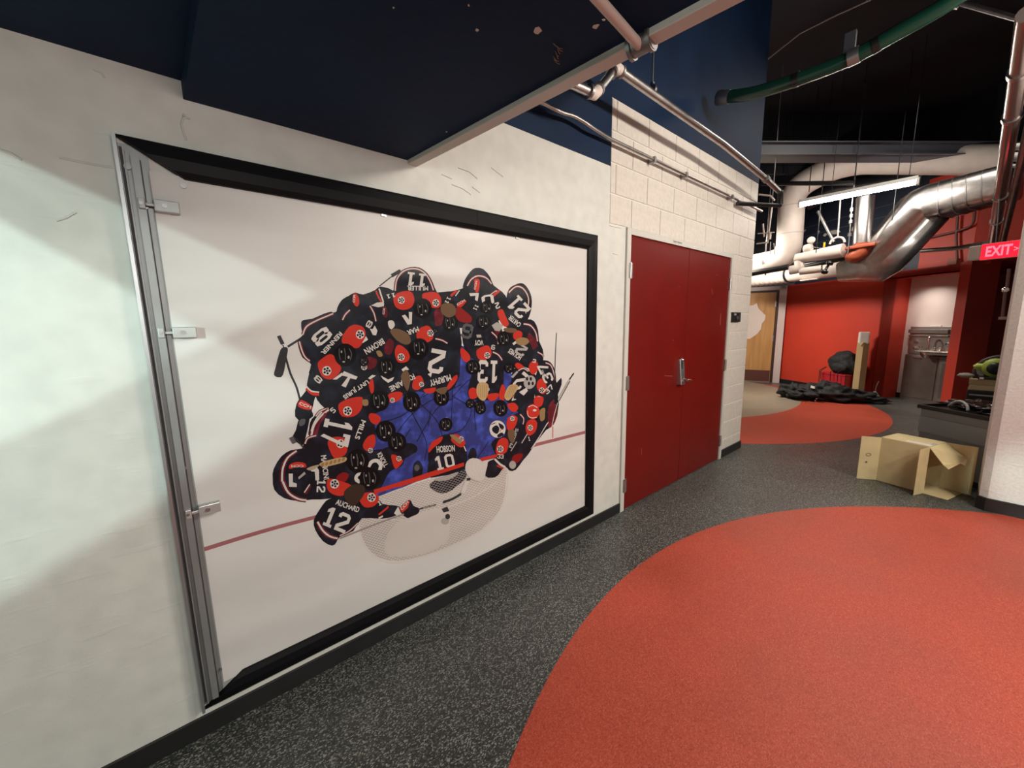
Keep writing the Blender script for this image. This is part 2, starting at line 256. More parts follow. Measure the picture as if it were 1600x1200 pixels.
PRINT=[('l','L',(165,1),(-263,7407,1149,7431,2482,7409,4232,7326)),('l','L',(224,1),(16211,7791,18561,7729,21426,7666)),('f','B',1,(6015,7047,5676,8571,5912,10205,6488,11620,7301,12731,8594,13540,10047,14085,11215,14357,13092,13551,15465,11829,15963,9751,15246,8246,13614,7484,10928,7619,8251,7629,6565,7358)),
('l','K',(41,1),(6506,11007,8127,11367,10406,13732)),('l','K',(42,1),(7056,9965,8465,11315,11128,12308)),('l','K',(44,1),(10598,13719,10575,12369,10402,10321)),
('l','K',(45,1),(10543,11687,11542,12438,12846,12846)),('l','K',(44,1),(10540,11619,9527,11152,8371,9689)),('l','K',(43,1),(8127,11367,8896,9579,8733,8596)),
('l','K',(46,1),(10621,11677,11688,10819,11105,9838,10217,9724)),('l','K',(44,1),(8655,11612,9501,10649,9831,9731)),('l','K',(49,1),(12804,8759,12013,7985)),
('l','K',(47,1),(11899,10786,11941,9607)),('l','K',(42,1),(6725,9720,7535,9865,8069,10407)),('l','K',(43,1),(9236,11196,9048,10391)),('l','K',(42,1),(9965,12436,8847,11911)),
('f','W2',1,(10306,10398,10275,10286,10201,10213,10104,10199,10011,10247,9947,10344,9927,10464,9958,10575,10031,10648,10127,10663,10220,10616,10286,10519)),
('f','K',1,(8122,8551,8406,8709,8626,8348,8516,7837,8082,7879)),('f','K',1,(11494,8544,11739,8656,11927,8446,11912,8027,11381,8111)),('f','G',1,(8447,8317,8424,8239,8369,8191,8297,8188,8228,8228,8181,8302,8167,8389,8190,8466,8245,8513,8316,8518,8385,8478,8433,8405)),
('f','N',1,(5259,6505,5391,5495,5749,4595,6494,3905,7482,3547,9513,3314,11847,3443,13527,4268,14106,5448,14185,6657,13619,7642,11097,7650,8247,7562,6196,7440,5437,6919)),
('f','K',1,(8979,7318,9623,7457,10516,7541,11169,7579,11193,7026,10665,6755,10198,6559,9666,6571,9086,6970)),('f','W2',1,(9196,7455,9887,7505,10697,7493,10505,7297,9873,7226)),
('l','N2',(17,0),(5338,6633,5749,7019,6170,7415)),('l','N2',(17,0),(5297,6426,5828,6922,6374,7433)),('l','N2',(18,0),(5315,6274,5967,6881,6580,7451)),('l','N2',(18,0),(5333,6121,6047,6783,6789,7470)),
('l','N2',(18,0),(5351,5968,6127,6684,6938,7430)),('l','N2',(17,0),(5368,5814,6270,6640,7152,7449)),('l','N2',(18,0),(5386,5659,6352,6540,7369,7468)),('l','N2',(17,0),(5404,5504,6497,6495,7590,7487)),
('l','N2',(17,0),(5482,5402,6643,6450,7813,7506)),('l','N2',(18,0),(5500,5246,6728,6348,8040,7526)),('l','N2',(18,0),(5578,5142,6877,6302,8270,7546)),('l','N2',(18,0),(5597,4984,7027,6255,8503,7567)),
('l','N2',(19,0),(5675,4879,7115,6151,8670,7525)),('l','N2',(19,0),(5755,4773,7268,6103,8909,7546)),('l','N2',(18,0),(5774,4613,7423,6054,9152,7566)),('l','N2',(18,0),(5854,4505,7579,6005,9399,7587)),
('l','N2',(19,0),(5996,4450,7738,5956,9575,7545)),('l','N2',(19,0),(6078,4341,7898,5906,9828,7566)),('l','N2',(19,0),(6160,4231,8060,5855,10085,7588)),
('l','N2',(19,0),(6306,4174,8224,5804,10346,7609)),('l','N2',(19,0),(6390,4062,8389,5752,10612,7632)),('l','N2',(19,0),(6474,3950,8556,5700,10802,7588)),
('l','N2',(19,0),(6623,3890,8726,5647,11074,7610)),('l','N2',(19,0),(6774,3830,8969,5654,11351,7633)),('l','N2',(19,0),(6927,3769,9143,5600,11550,7588)),
('l','N2',(20,0),(7081,3708,9319,5546,11834,7611)),('l','N2',(20,0),(7237,3645,9572,5552,12123,7634)),('l','N2',(20,0),(7394,3583,9753,5496,12332,7588)),
('l','N2',(20,0),(7622,3574,10013,5502,12629,7611)),('l','N2',(21,0),(7853,3565,10277,5508,12931,7635)),('l','N2',(21,0),(8017,3501,10466,5451,13150,7588)),
('l','N2',(20,0),(8254,3491,10737,5456,13461,7612)),('l','N2',(21,0),(8494,3482,10932,5398,13594,7492)),('l','N2',(21,0),(8666,3415,11047,5276,13729,7371)),
('l','N2',(21,0),(8913,3405,11245,5216,13772,7177)),('l','N2',(21,0),(9163,3394,11446,5155,13908,7054)),('l','N2',(21,0),(9418,3384,11566,5030,13952,6858)),
('l','N2',(21,0),(9676,3373,11771,4967,14090,6733)),('l','N2',(21,0),(9939,3362,11978,4904,14135,6535)),('l','N2',(21,0),(10284,3410,12102,4775,14086,6265)),
('l','N2',(21,0),(10557,3400,12314,4710,14131,6065)),('l','N2',(22,0),(10833,3389,12441,4579,14081,5794)),('l','N2',(22,0),(11197,3438,12569,4447,14031,5523)),
('l','N2',(22,0),(11484,3427,12697,4314,13982,5252)),('l','N2',(22,0),(11861,3479,12827,4179,13838,4912)),('l','N2',(22,0),(12778,3914,13232,4240,13601,4506)),
('l','N2',(21,0),(13345,7622,13480,7553,13616,7484)),('l','N2',(22,0),(13024,7638,13423,7432,13833,7220)),('l','N2',(21,0),(12837,7586,13367,7310,13913,7025)),
('l','N2',(22,0),(12525,7602,13310,7189,13995,6829)),('l','N2',(22,0),(12217,7618,13120,7139,14077,6631)),('l','N2',(21,0),(11915,7633,13064,7018,14159,6432)),
('l','N2',(21,0),(11740,7583,12876,6969,14100,6308)),('l','N2',(21,0),(11446,7598,12691,6920,14041,6184)),('l','N2',(21,0),(11157,7613,12635,6801,14124,5983)),
('l','N2',(21,0),(10873,7628,12452,6753,14065,5860)),('l','N2',(21,0),(10707,7580,12270,6706,14006,5736)),('l','N2',(22,0),(10431,7595,12216,6589,14089,5533)),
('l','N2',(21,0),(10159,7609,12036,6542,14030,5409)),('l','N2',(21,0),(10000,7562,11858,6497,13971,5286)),('l','N2',(21,0),(9735,7577,11682,6451,13912,5162)),
('l','N2',(20,0),(9474,7591,11507,6406,13853,5039)),('l','N2',(21,0),(9321,7544,11455,6291,13795,4916)),('l','N2',(20,0),(9067,7559,11282,6247,13736,4794)),
('l','N2',(21,0),(8816,7574,11111,6204,13678,4671)),('l','N2',(21,0),(8670,7528,10942,6161,13619,4549)),('l','N2',(21,0),(8425,7543,10774,6118,13561,4427)),
('l','N2',(21,0),(8185,7557,10607,6076,13503,4305)),('l','N2',(21,0),(8044,7512,10443,6034,13308,4268)),('l','N2',(20,0),(7809,7527,10279,5992,13250,4147)),
('l','N2',(20,0),(7671,7482,10117,5951,13057,4110)),('l','N2',(20,0),(7442,7497,9957,5910,12866,4075)),('l','N2',(20,0),(7307,7453,9798,5870,12809,3955)),
('l','N2',(19,0),(7083,7468,9641,5829,12621,3920)),('l','N2',(20,0),(6951,7425,9484,5790,12565,3801)),('l','N2',(19,0),(6733,7440,9330,5750,12378,3767)),
('l','N2',(20,0),(6518,7454,9072,5780,12194,3734)),('l','N2',(20,0),(6390,7412,9024,5673,12138,3616)),('l','N2',(19,0),(6180,7426,8771,5702,11956,3584)),
('l','N2',(19,0),(6139,7329,8724,5596,11775,3551)),('l','N2',(20,0),(6015,7288,8576,5559,11596,3519)),('l','N2',(19,0),(5974,7191,8429,5521,11419,3488)),
('l','N2',(19,0),(5851,7151,8284,5484,11243,3456)),('l','N2',(19,0),(5729,7111,8139,5447,11069,3425)),('l','N2',(19,0),(5689,7015,8094,5343,10897,3394)),
('l','N2',(19,0),(5568,6976,7854,5375,10609,3446)),('l','N2',(19,0),(5528,6880,7809,5272,10441,3415)),('l','N2',(18,0),(5408,6842,7669,5236,10275,3385)),
('l','N2',(18,0),(5368,6747,7529,5201,10110,3355)),('l','N2',(19,0),(5329,6652,7391,5167,9835,3406)),('l','N2',(19,0),(5289,6558,7347,5065,9675,3376)),
('l','N2',(18,0),(5329,6405,7303,4963,9516,3347)),('l','N2',(19,0),(5289,6311,7167,4930,9250,3397)),('l','N2',(19,0),(5329,6157,7123,4829,9095,3368)),('l','N2',(19,0),(5369,6003,6988,4796,8837,3417)),
('l','N2',(18,0),(5409,5848,6944,4695,8582,3465)),('l','N2',(18,0),(5369,5753,6810,4663,8332,3513)),('l','N2',(18,0),(5409,5597,6767,4563,8185,3484)),('l','N2',(18,0),(5450,5440,6635,4532,7941,3531)),
('l','N2',(19,0),(5490,5283,6592,4433,7701,3577)),('l','N2',(19,0),(5613,5061,6549,4334,7560,3549)),('l','N2',(18,0),(5654,4901,6419,4303,7232,3667)),('l','N2',(18,0),(5696,4740,6289,4273,6911,3783)),
('l','N2',(18,0),(5990,4378,6334,4106,6598,3897)),('l','N3',(112,1),(5253,6030,5565,5002,6345,4106,7659,3577,9917,3377,12545,3628,13787,4720,14131,6467)),
('l','W',(77,1),(7787,5710,9631,5685,11710,5773,13337,6199)),('l','W',(52,1),(5552,6880,6489,6234,7787,5710)),('f','N4',1,(7115,5845,10023,5629,9531,3683,7672,3786,6374,4536)),
('f','N4',1,(9502,5048,10052,5358,9937,3879,9523,3702)),('f','K3',0,(9580,5723,9935,5747,10056,5440,9700,5477)),('f','W2',1,(10011,4868,9972,4781,9878,4741,9753,4759,9632,4829,9547,4933,9519,5042,9557,5129,9649,5169,9773,5153,9895,5084,9982,4979)),
('f','K3',1,(10085,5111,10061,5040,10003,5002,9927,5007,9853,5054,9801,5131,9785,5215,9808,5286,9866,5325,9942,5320,10016,5273,10069,5197)),('l','K3',(87,1),(5635,16320,4837,15839,4071,15300,3601,14990,3122,14692)),
('t','W','BAUER',(4765,15739,3768,15114,4829,15617)),('f','K3',1,(2909,14650,3117,14639,3032,14221,2858,13596,2689,13517,2549,13625,2637,13933,2766,14343)),
('l','K3',(76,1),(3014,14275,3119,13625,3284,13065,3361,12559)),('l','K3',(136,1),(2853,15131,2959,14794)),('l','K3',(42,1),(2958,14778,2996,14593)),('l','K3',(48,1),(8046,17985,7508,17609,6985,17210)),
('l','K3',(157,1),(7591,17703,8032,17960)),('f','K',1,(7667,17111,7795,17597,8111,17978,8521,18160,9002,18179,9413,17947,9680,17519,9878,17078,10250,16961,11033,16921,11141,15696,7383,15715,7183,16496,7459,16863)),
('f','K',1,(7692,17003,7045,17201,6791,17043,6242,16820,5904,16893,5612,16742,5324,16566,5108,16228,5054,15894,5262,15782,5960,16125,6563,16366,7059,16493,7427,16381)),
('f','K',1,(4959,16033,4856,16070,4535,15975,4113,15785,3788,15733,3682,15628,3678,15309,3712,15148,3510,14940,3500,14673,3607,14236,3859,13999,4046,13819,4887,13808,5834,14443,5921,15607,5513,16177)),
('f','K',1,(5293,16175,6503,16364,7171,16317,8067,16208,11002,16243,11013,12752,10327,12043,9844,11892,8734,12237,7743,12096,6999,11875,6657,11543,5719,11319,4711,11609,4117,12227,3946,12650,3812,13450,3895,13831,4774,15061)),
('f','K',1,(3959,13992,4240,13690,4378,12824,4104,12686,3937,12538,3832,12211,3762,11994,3793,11761,3400,11600,3129,11871,3221,12356,3390,12610,3610,12860,3689,13185,3831,13670)),
('f','K',1,(11419,17410,11557,17756,11907,18186,12255,18416,12777,18387,13212,17995,13429,17578,14032,17242,14411,16809,14296,16133,13223,15392,10960,15285,9577,15573,9720,16878,10257,17093,10724,17144,11374,17306)),
('f','K',1,(14312,16807,14523,17410,15030,17696,15545,17798,15963,17550,16280,17017,16249,16306,15936,15672,15395,15166,14081,15380)),('f','K',1,(15401,15518,15937,15712,16484,15589,16815,15017,16901,14357,17210,13844,17265,13336,17145,13006,16678,12539,15569,12881,14016,12852,13543,13428,13968,14777)),
('f','K',1,(16913,13024,17382,13142,17862,12996,18229,12577,18392,12036,18455,11588,18888,11881,18928,11402,18506,10644,18545,10052,18354,9356,17002,9580,16437,11384)),
('f','K',1,(11282,15140,11640,15694,13244,16052,13976,15080,14046,14010,13734,13338,12073,13532,11408,14149)),('f','K',1,(8245,14700,8951,14802,9610,14779,10402,14477,10782,14043,10870,13263,10773,12562,10333,12184,9243,12106,8520,12263,8120,12640)),
('f','K',1,(12071,13459,12433,13617,13740,13530,14020,13007,13996,12070,13581,11333,12904,11190,11642,11438,11532,11970,11682,12467)),('f','K',1,(14723,12791,15461,12873,16112,12506,16674,12203,16551,11370,16194,10141,15411,9926,14471,10731,13876,11294,14393,11788,14606,12164)),
('f','K',1,(8993,9107,9176,9451,9650,9701,10083,9748,10609,9613,11053,9298,11264,8761,11328,7999,11167,7537,9037,7617,8960,8497)),('f','K',1,(12996,8554,13320,8834,13970,8878,14438,9855,15012,10117,15844,10624,16582,10889,17089,11103,18574,10820,18521,9361,17999,8714,17463,8570,16551,7886,15857,7278,15427,7003,14825,6545,14307,6633,13978,6992,13471,6582,13039,6520,12473,6807,12549,7528,13179,7637,13292,7875)),
('f','K',1,(3600,11272,3739,11664,4198,11979,4661,12184,6207,11963,6287,11298,6347,10294,5788,9683,4195,10608,3595,10913)),('f','K',1,(3277,11743,3645,11799,3548,11281,3403,10833,3280,10620,2964,10982,3110,11304)),
('f','K',1,(2117,9488,2187,9877,2496,10324,2861,10504,3269,10491,3403,10833,3734,10976,4320,10768,4972,10255,5678,9906,6571,9707,7263,9830,8046,9699,8368,9451,8314,9173,7710,8991,7623,8762,7397,8605,6899,8522,6597,8115,6445,7879,6099,7703,5161,7985,4094,8017,3441,8189,2918,8292,2433,8566,2130,9015)),
('f','K',1,(4209,8013,4513,8180,5538,8007,6210,7391,6391,7088,6721,6876,7272,6624,7174,6218,6337,6291,5437,6640,5023,6170,4407,6097,4242,5892,4059,5817,3713,6166,3457,6785,3431,7243,3666,7610,3976,7958)),
('f','K',1,(7263,6481,7798,6808,8001,6424,8310,6172,8241,5929,7893,5882,7594,5910)),('l','M',(145,1),(7714,17040,7823,17539,8120,17906,8516,18080,8962,18089,9337,17879,9570,17513,9697,17148)),
('l','W',(56,1),(7714,17040,7823,17539,8120,17906,8516,18080,8962,18089,9337,17879,9570,17513,9697,17148)),('l','M',(127,1),(3702,15148,3862,15466,4257,15704,4630,15866,4929,15994)),
('l','W',(49,1),(3702,15148,3862,15466,4257,15704,4630,15866,4929,15994)),('l','M',(127,1),(3553,14885,3592,14615,3685,14285,3865,14065)),('l','W',(49,1),(3553,14885,3592,14615,3685,14285,3865,14065)),
('l','M',(117,1),(5285,15726,5413,15951,5622,16150)),('l','W',(45,1),(5285,15726,5413,15951,5622,16150)),('l','M',(122,1),(6501,16335,6658,16014,6724,15659)),
('l','W',(47,1),(6501,16335,6658,16014,6724,15659)),('l','R',(82,1),(6819,17004,6894,16784,7030,16522)),('l','W',(71,1),(6966,17109,7048,16789,7123,16525)),
('l','R',(123,1),(3645,12968,3850,12719,4102,12658)),('l','W',(55,1),(3630,13081,3809,12836,4109,12743)),('f','R',1,(3327,12452,3454,12490,3766,12221,3768,12062,3543,12085,3272,12266)),
('t','W','CCM',(3307,12333,3719,12086,3355,12441)),('l','M',(119,1),(3895,11744,4094,11943,4417,12009)),('l','W',(46,1),(3895,11744,4094,11943,4417,12009)),
('f','R',1,(6046,16609,6042,16465,6002,16352,5937,16301,5865,16326,5805,16418,5773,16554,5777,16696,5817,16808,5881,16859,5952,16836,6013,16745)),('t','W','CCM',(5860,16466,5907,16780,5759,16471)),
('f','M',1,(7293,16099,7291,15963,7257,15857,7198,15811,7132,15836,7075,15926,7043,16056,7044,16191,7078,16295,7136,16342,7203,16318,7260,16229)),('t','W','CCM',(7134,15957,7196,16228,7036,15971)),
('l','M',(163,1),(11694,17457,11977,17815,12413,18014,12940,17942,13293,17643)),('l','W',(62,1),(11694,17457,11977,17815,12413,18014,12940,17942,13293,17643)),
('f','R',1,(12146,17790,12493,17811,12429,17249,12209,17170)),('t','W','CCM',(12213,17274,12359,17733,12096,17291)),('l','M',(182,1),(14519,17224,15027,17568,15541,17531,15936,17162,16037,16697,15781,16066)),
('l','W',(70,1),(14519,17224,15027,17568,15541,17531,15936,17162,16037,16697,15781,16066)),('l','M',(190,1),(15611,15438,16149,15352,16588,14940,16752,14363)),
('l','W',(73,1),(15611,15438,16149,15352,16588,14940,16752,14363)),('l','M',(160,1),(17441,12984,17922,12776,18204,12230,18291,11782)),('l','W',(61,1),(17441,12984,17922,12776,18204,12230,18291,11782)),
('l','M',(156,1),(13212,15023,13580,14714,13665,14334)),('l','W',(60,1),(13212,15023,13580,14714,13665,14334)),('l','M',(159,1),(13272,13901,13648,13727,13932,13401)),
('l','W',(61,1),(13272,13901,13648,13727,13932,13401)),('l','M',(302,1),(13500,15239,13774,14783)),('l','M',(148,1),(15138,12675,15568,12784,15946,12562)),
('l','W',(57,1),(15138,12675,15568,12784,15946,12562)),('l','M',(113,1),(13089,16990,13654,17299,13266,16779)),('l','W',(43,1),(13089,16990,13654,17299,13266,16779)),
('l','R',(131,1),(13271,16923,13843,17307)),('l','R',(121,1),(10674,16909,11044,17191)),('l','W',(54,1),(10952,16919,11207,17211)),('f','R',1,(11008,16379,11181,16621,11515,16732,11594,16631,11251,16349)),
('t','W','CCM',(11050,16414,11553,16664,10982,16518)),('l','M',(141,1),(9685,14776,10061,14682,10364,14513)),('l','W',(54,1),(9685,14776,10061,14682,10364,14513)),
('l','M',(153,1),(16746,13702,17149,13512,17265,13336)),('l','W',(59,1),(16746,13702,17149,13512,17265,13336)),('l','M',(489,1),(15922,14717,16358,14378,16578,13959)),
('l','M',(186,1),(3650,10932,3793,11356,4095,11725,4417,11946)),('l','W',(72,1),(3650,10932,3793,11356,4095,11725,4417,11946)),('l','W',(59,1),(4137,11899,3835,11528,3668,11139)),
('l','M',(108,1),(4295,11813,3984,11382,3808,10901)),('l','M',(180,1),(2425,9285,2497,9797,2709,10215,3057,10431)),('l','W',(69,1),(2425,9285,2497,9797,2709,10215,3057,10431)),
('l','M',(187,1),(2449,9278,2601,8755,2926,8382,3229,8225)),('l','W',(72,1),(2449,9278,2601,8755,2926,8382,3229,8225)),('l','M',(122,1),(3388,10656,3512,10870,3837,10925)),
('l','W',(47,1),(3388,10656,3512,10870,3837,10925)),('f','R',1,(2756,9908,3016,9963,3316,9829,3326,9644,3048,9745,2740,9734)),('t','W','CCM',(3259,9783,2806,9896,3250,9676)),
('l','M',(157,1),(3200,8513,3414,8821)),('l','W',(49,1),(3180,8581,3419,8882)),('l','M',(184,1),(3570,7130,3753,6642,4010,6283,4315,6065)),('l','W',(71,1),(3570,7130,3753,6642,4010,6283,4315,6065)),
('l','M',(120,1),(4412,6162,4842,6237,5234,6471)),('l','W',(46,1),(4412,6162,4842,6237,5234,6471)),('l','R',(97,1),(6218,6545,6571,6710,6716,6806)),('l','W',(84,1),(6206,6372,6413,6407)),
('f','W',0,(6968,6361,7201,6647,7320,6241,7101,6206)),('f','R',0,(7263,6481,7649,6797,7831,6739,7699,6410,7394,6253)),('t','W','CCM',(7401,6362,7775,6668,7297,6490)),
('l','W',(125,1),(13232,7625,13598,7223,13977,6947)),('l','R',(90,1),(13380,7188,13864,6885)),('l','M',(142,1),(15242,9990,15531,9670,15466,9316)),('l','W',(55,1),(15242,9990,15531,9670,15466,9316)),
('f','R',1,(7716,16872,8119,17039,8521,17024,8650,16655,8478,16307,8065,16177,7711,16295,7603,16627)),('f','W',1,(8166,16630,8138,16545,8071,16482,7983,16457,7899,16478,7840,16538,7823,16620,7851,16704,7917,16767,8004,16792,8089,16773,8148,16713)),
('f','K',1,(8140,16629,8115,16591,8068,16590,8047,16626,8073,16664,8119,16666)),('f','K',1,(8065,16539,8040,16501,7993,16500,7972,16537,7998,16574,8045,16576)),
('f','K',1,(7956,16570,7930,16532,7884,16531,7864,16567,7889,16605,7935,16606)),('f','K',1,(7963,16678,7937,16640,7891,16639,7871,16676,7896,16713,7942,16715)),
('f','K',1,(8076,16715,8051,16677,8004,16676,7984,16712,8009,16750,8056,16752)),('f','K',1,(8037,16626,8013,16591,7970,16590,7951,16624,7974,16659,8017,16660)),
('f','R',1,(9071,16920,9436,17047,9877,17045,10103,16759,10030,16363,9615,16292,9192,16542)),('f','W',1,(9994,16547,9963,16457,9888,16390,9789,16364,9694,16386,9627,16450,9606,16538,9636,16627,9710,16694,9808,16720,9904,16699,9972,16636)),
('f','K',1,(9964,16546,9936,16506,9883,16505,9859,16544,9887,16584,9940,16585)),('f','K',1,(9881,16450,9853,16410,9800,16409,9776,16448,9804,16489,9857,16490)),
('f','K',1,(9757,16484,9729,16444,9677,16443,9653,16482,9681,16522,9733,16523)),('f','K',1,(9763,16599,9735,16559,9683,16558,9659,16597,9687,16637,9739,16638)),
('f','K',1,(9891,16638,9862,16598,9810,16597,9786,16636,9814,16676,9867,16677)),('f','K',1,(9847,16544,9821,16506,9772,16505,9750,16541,9776,16579,9825,16580)),
('f','R',1,(5510,15411,5800,15522,6138,15400,6220,15075,6026,14669,5780,14493,5450,14637,5193,14763,5232,15047)),('f','W',1,(6162,15089,6130,14991,6056,14921,5961,14898,5870,14927,5809,15001,5791,15099,5823,15196,5896,15266,5990,15290,6081,15262,6144,15188)),
('f','K',1,(6125,15053,6096,15009,6046,15011,6024,15056,6052,15099,6103,15097)),('f','K',1,(6014,14984,5986,14941,5936,14943,5914,14988,5942,15030,5992,15029)),
('f','K',1,(5920,15066,5892,15023,5842,15025,5821,15069,5849,15112,5898,15110)),('f','K',1,(5972,15184,5944,15141,5894,15143,5872,15187,5901,15230,5950,15228)),
('f','K',1,(6099,15177,6070,15133,6020,15135,5998,15179,6026,15222,6077,15221)),('f','K',1,(6022,15093,5996,15053,5949,15054,5929,15096,5955,15135,6002,15134)),
('f','R',1,(4147,13922,4329,14132,4659,14308,4861,14153,5068,13677,4850,13350,4571,13233,4269,13406)),('f','W',1,(4660,13597,4627,13498,4555,13430,4463,13412,4377,13447,4318,13527,4303,13629,4335,13727,4406,13795,4497,13814,4584,13780,4644,13701)),
('f','K',1,(4632,13600,4604,13557,4556,13561,4535,13608,4563,13651,4612,13647)),('f','K',1,(4552,13500,4524,13457,4475,13462,4455,13509,4483,13551,4531,13547)),
('f','K',1,(4439,13551,4411,13508,4364,13513,4343,13560,4371,13602,4419,13598)),('f','K',1,(4450,13682,4422,13639,4374,13643,4354,13690,4382,13732,4430,13728)),
('f','K',1,(4569,13712,4541,13669,4493,13673,4472,13720,4500,13763,4549,13759)),('f','K',1,(4525,13609,4499,13570,4454,13574,4435,13617,4461,13657,4506,13653)),
('f','R',1,(8658,15005,8837,15291,9275,15432,9541,15178,9535,14781,9157,14598,8766,14679)),('f','W',1,(9602,15058,9573,14975,9505,14916,9415,14897,9328,14922,9267,14984,9248,15067,9276,15149,9343,15208,9433,15228,9520,15204,9582,15142)),
('f','K',1,(9575,15059,9549,15022,9501,15023,9479,15061,9505,15097,9553,15096)),('f','K',1,(9499,14973,9473,14937,9425,14938,9403,14976,9429,15012,9477,15011)),
('f','K',1,(9386,15010,9360,14973,9313,14975,9291,15012,9317,15048,9364,15047)),('f','K',1,(9392,15117,9366,15081,9318,15082,9297,15119,9322,15156,9370,15155)),
('f','K',1,(9508,15148,9482,15111,9434,15112,9413,15150,9438,15186,9486,15185)),('f','K',1,(9468,15061,9444,15028,9400,15029,9380,15064,9404,15097,9448,15096)),
('f','R',1,(7512,14229,7698,14565,8022,14391,8261,14058,8118,13745,7646,13748)),('f','W',1,(7989,13966,7960,13881,7892,13822,7803,13805,7718,13834,7659,13901,7642,13989,7670,14073,7737,14132,7825,14150,7910,14122,7970,14055)),
('f','K',1,(7962,13968,7936,13931,7889,13934,7868,13974,7894,14011,7941,14008)),('f','K',1,(7887,13881,7861,13844,7814,13848,7793,13888,7818,13925,7865,13922)),
('f','K',1,(7776,13924,7750,13887,7704,13890,7683,13930,7709,13967,7755,13964)),('f','K',1,(7783,14036,7757,13999,7711,14002,7690,14042,7716,14079,7762,14076)),
('f','K',1,(7898,14063,7872,14026,7825,14029,7804,14069,7830,14106,7877,14103)),('f','K',1,(7857,13975,7834,13941,7790,13943,7771,13980,7795,14015,7838,14012)),
('f','R',1,(8289,12556,8452,12934,8777,12982,8916,12620,8667,12325,8383,12346)),('f','W',1,(8926,12538,8905,12476,8854,12436,8788,12426,8725,12450,8680,12502,8666,12567,8687,12627,8737,12668,8803,12678,8867,12654,8912,12603)),
('f','K',1,(8906,12540,8887,12514,8852,12518,8836,12548,8855,12574,8890,12570)),('f','K',1,(8850,12479,8831,12453,8796,12457,8780,12487,8799,12513,8834,12509)),
('f','K',1,(8767,12514,8748,12488,8713,12492,8698,12522,8717,12548,8752,12544)),('f','K',1,(8772,12596,8753,12570,8718,12574,8702,12604,8721,12630,8756,12626)),
('f','K',1,(8858,12612,8839,12586,8803,12590,8788,12620,8807,12646,8842,12642)),('f','K',1,(8828,12549,8810,12524,8778,12528,8763,12556,8781,12580,8813,12576)),
('f','R',1,(4814,12067,5097,12264,5619,12344,5895,12246,5760,11867,5442,11550,4930,11573)),('f','W',1,(5363,11732,5329,11630,5252,11563,5154,11550,5061,11594,4998,11683,4981,11792,5014,11894,5090,11961,5187,11975,5281,11932,5345,11843)),
('f','K',1,(5334,11737,5304,11694,5252,11702,5230,11753,5260,11797,5312,11789)),('f','K',1,(5248,11637,5219,11594,5167,11602,5145,11654,5174,11697,5226,11689)),
('f','K',1,(5127,11700,5098,11657,5047,11665,5025,11716,5054,11759,5105,11751)),('f','K',1,(5138,11837,5109,11794,5057,11802,5035,11853,5065,11896,5116,11888)),
('f','K',1,(5265,11861,5236,11818,5184,11826,5162,11877,5191,11920,5243,11912)),('f','K',1,(5219,11755,5191,11715,5143,11723,5123,11770,5150,11810,5198,11803)),
('f','M',1,(5940,13903,6280,14090,6635,13945,6550,13615,6179,13524)),('f','W',1,(6175,13633,6153,13565,6101,13519,6035,13506,5971,13530,5928,13584,5916,13654,5938,13722,5989,13768,6055,13782,6119,13758,6163,13704)),
('f','K',1,(6156,13635,6136,13605,6100,13608,6085,13641,6105,13670,6140,13667)),('f','K',1,(6098,13566,6078,13537,6043,13540,6028,13572,6047,13602,6083,13599)),
('f','K',1,(6016,13601,5996,13572,5961,13575,5946,13607,5966,13636,6000,13633)),('f','K',1,(6022,13691,6002,13662,5968,13664,5952,13696,5972,13726,6007,13723)),
('f','K',1,(6108,13712,6089,13682,6054,13685,6038,13717,6058,13747,6093,13744)),('f','K',1,(6077,13641,6059,13614,6026,13617,6012,13647,6031,13674,6063,13671)),
('f','M',1,(7013,14442,7263,14861,7508,14667,7346,14177,7089,14161)),('f','R',1,(7057,12250,7491,12356,7785,12222,7597,11920,7129,11869)),('f','W',1,(7372,11951,7352,11893,7306,11855,7246,11847,7188,11871,7148,11921,7137,11984,7156,12042,7202,12080,7262,12088,7319,12064,7360,12014)),
('f','K',1,(7354,11954,7336,11929,7304,11933,7290,11963,7308,11987,7340,11983)),('f','K',1,(7302,11897,7285,11872,7253,11876,7239,11906,7256,11930,7288,11926)),
('f','K',1,(7228,11932,7210,11907,7179,11911,7165,11940,7182,11965,7214,11961)),('f','K',1,(7233,12010,7215,11985,7184,11990,7170,12018,7187,12043,7219,12039)),
('f','K',1,(7311,12024,7293,11999,7261,12003,7247,12032,7265,12057,7296,12053)),('f','K',1,(7283,11963,7267,11941,7237,11945,7224,11972,7241,11994,7270,11990)),
('f','R',1,(6191,12853,6390,13078,6416,12581,6281,12412)),('f','R',1,(9029,12269,9556,12309,9468,12078,9091,12057)),('f','M',1,(9716,16097,9985,16231,10066,15568,9719,15439)),
('f','M',1,(9661,15769,9929,15868,9955,15636)),('f','R',1,(13668,16128,14007,16280,14241,15907,14478,15451,14177,15303,13845,15608)),('f','R',1,(12134,13966,12363,14172,12911,14293,13179,13944,13027,13578,12340,13528)),
('f','W',1,(13079,13732,13048,13647,12972,13589,12869,13572,12769,13602,12697,13670,12673,13757,12703,13841,12779,13899,12880,13916,12981,13887,13054,13820)),
('f','K',1,(13048,13734,13019,13697,12964,13700,12938,13741,12966,13777,13022,13774)),('f','K',1,(12963,13648,12934,13612,12880,13615,12853,13655,12882,13692,12937,13688)),
('f','K',1,(12833,13691,12804,13655,12750,13658,12724,13698,12752,13735,12807,13731)),('f','K',1,(12836,13803,12808,13766,12753,13770,12727,13809,12756,13846,12810,13843)),
('f','K',1,(12969,13829,12940,13793,12885,13796,12859,13836,12888,13873,12943,13869)),('f','K',1,(12926,13741,12899,13707,12848,13711,12824,13748,12851,13782,12901,13778)),
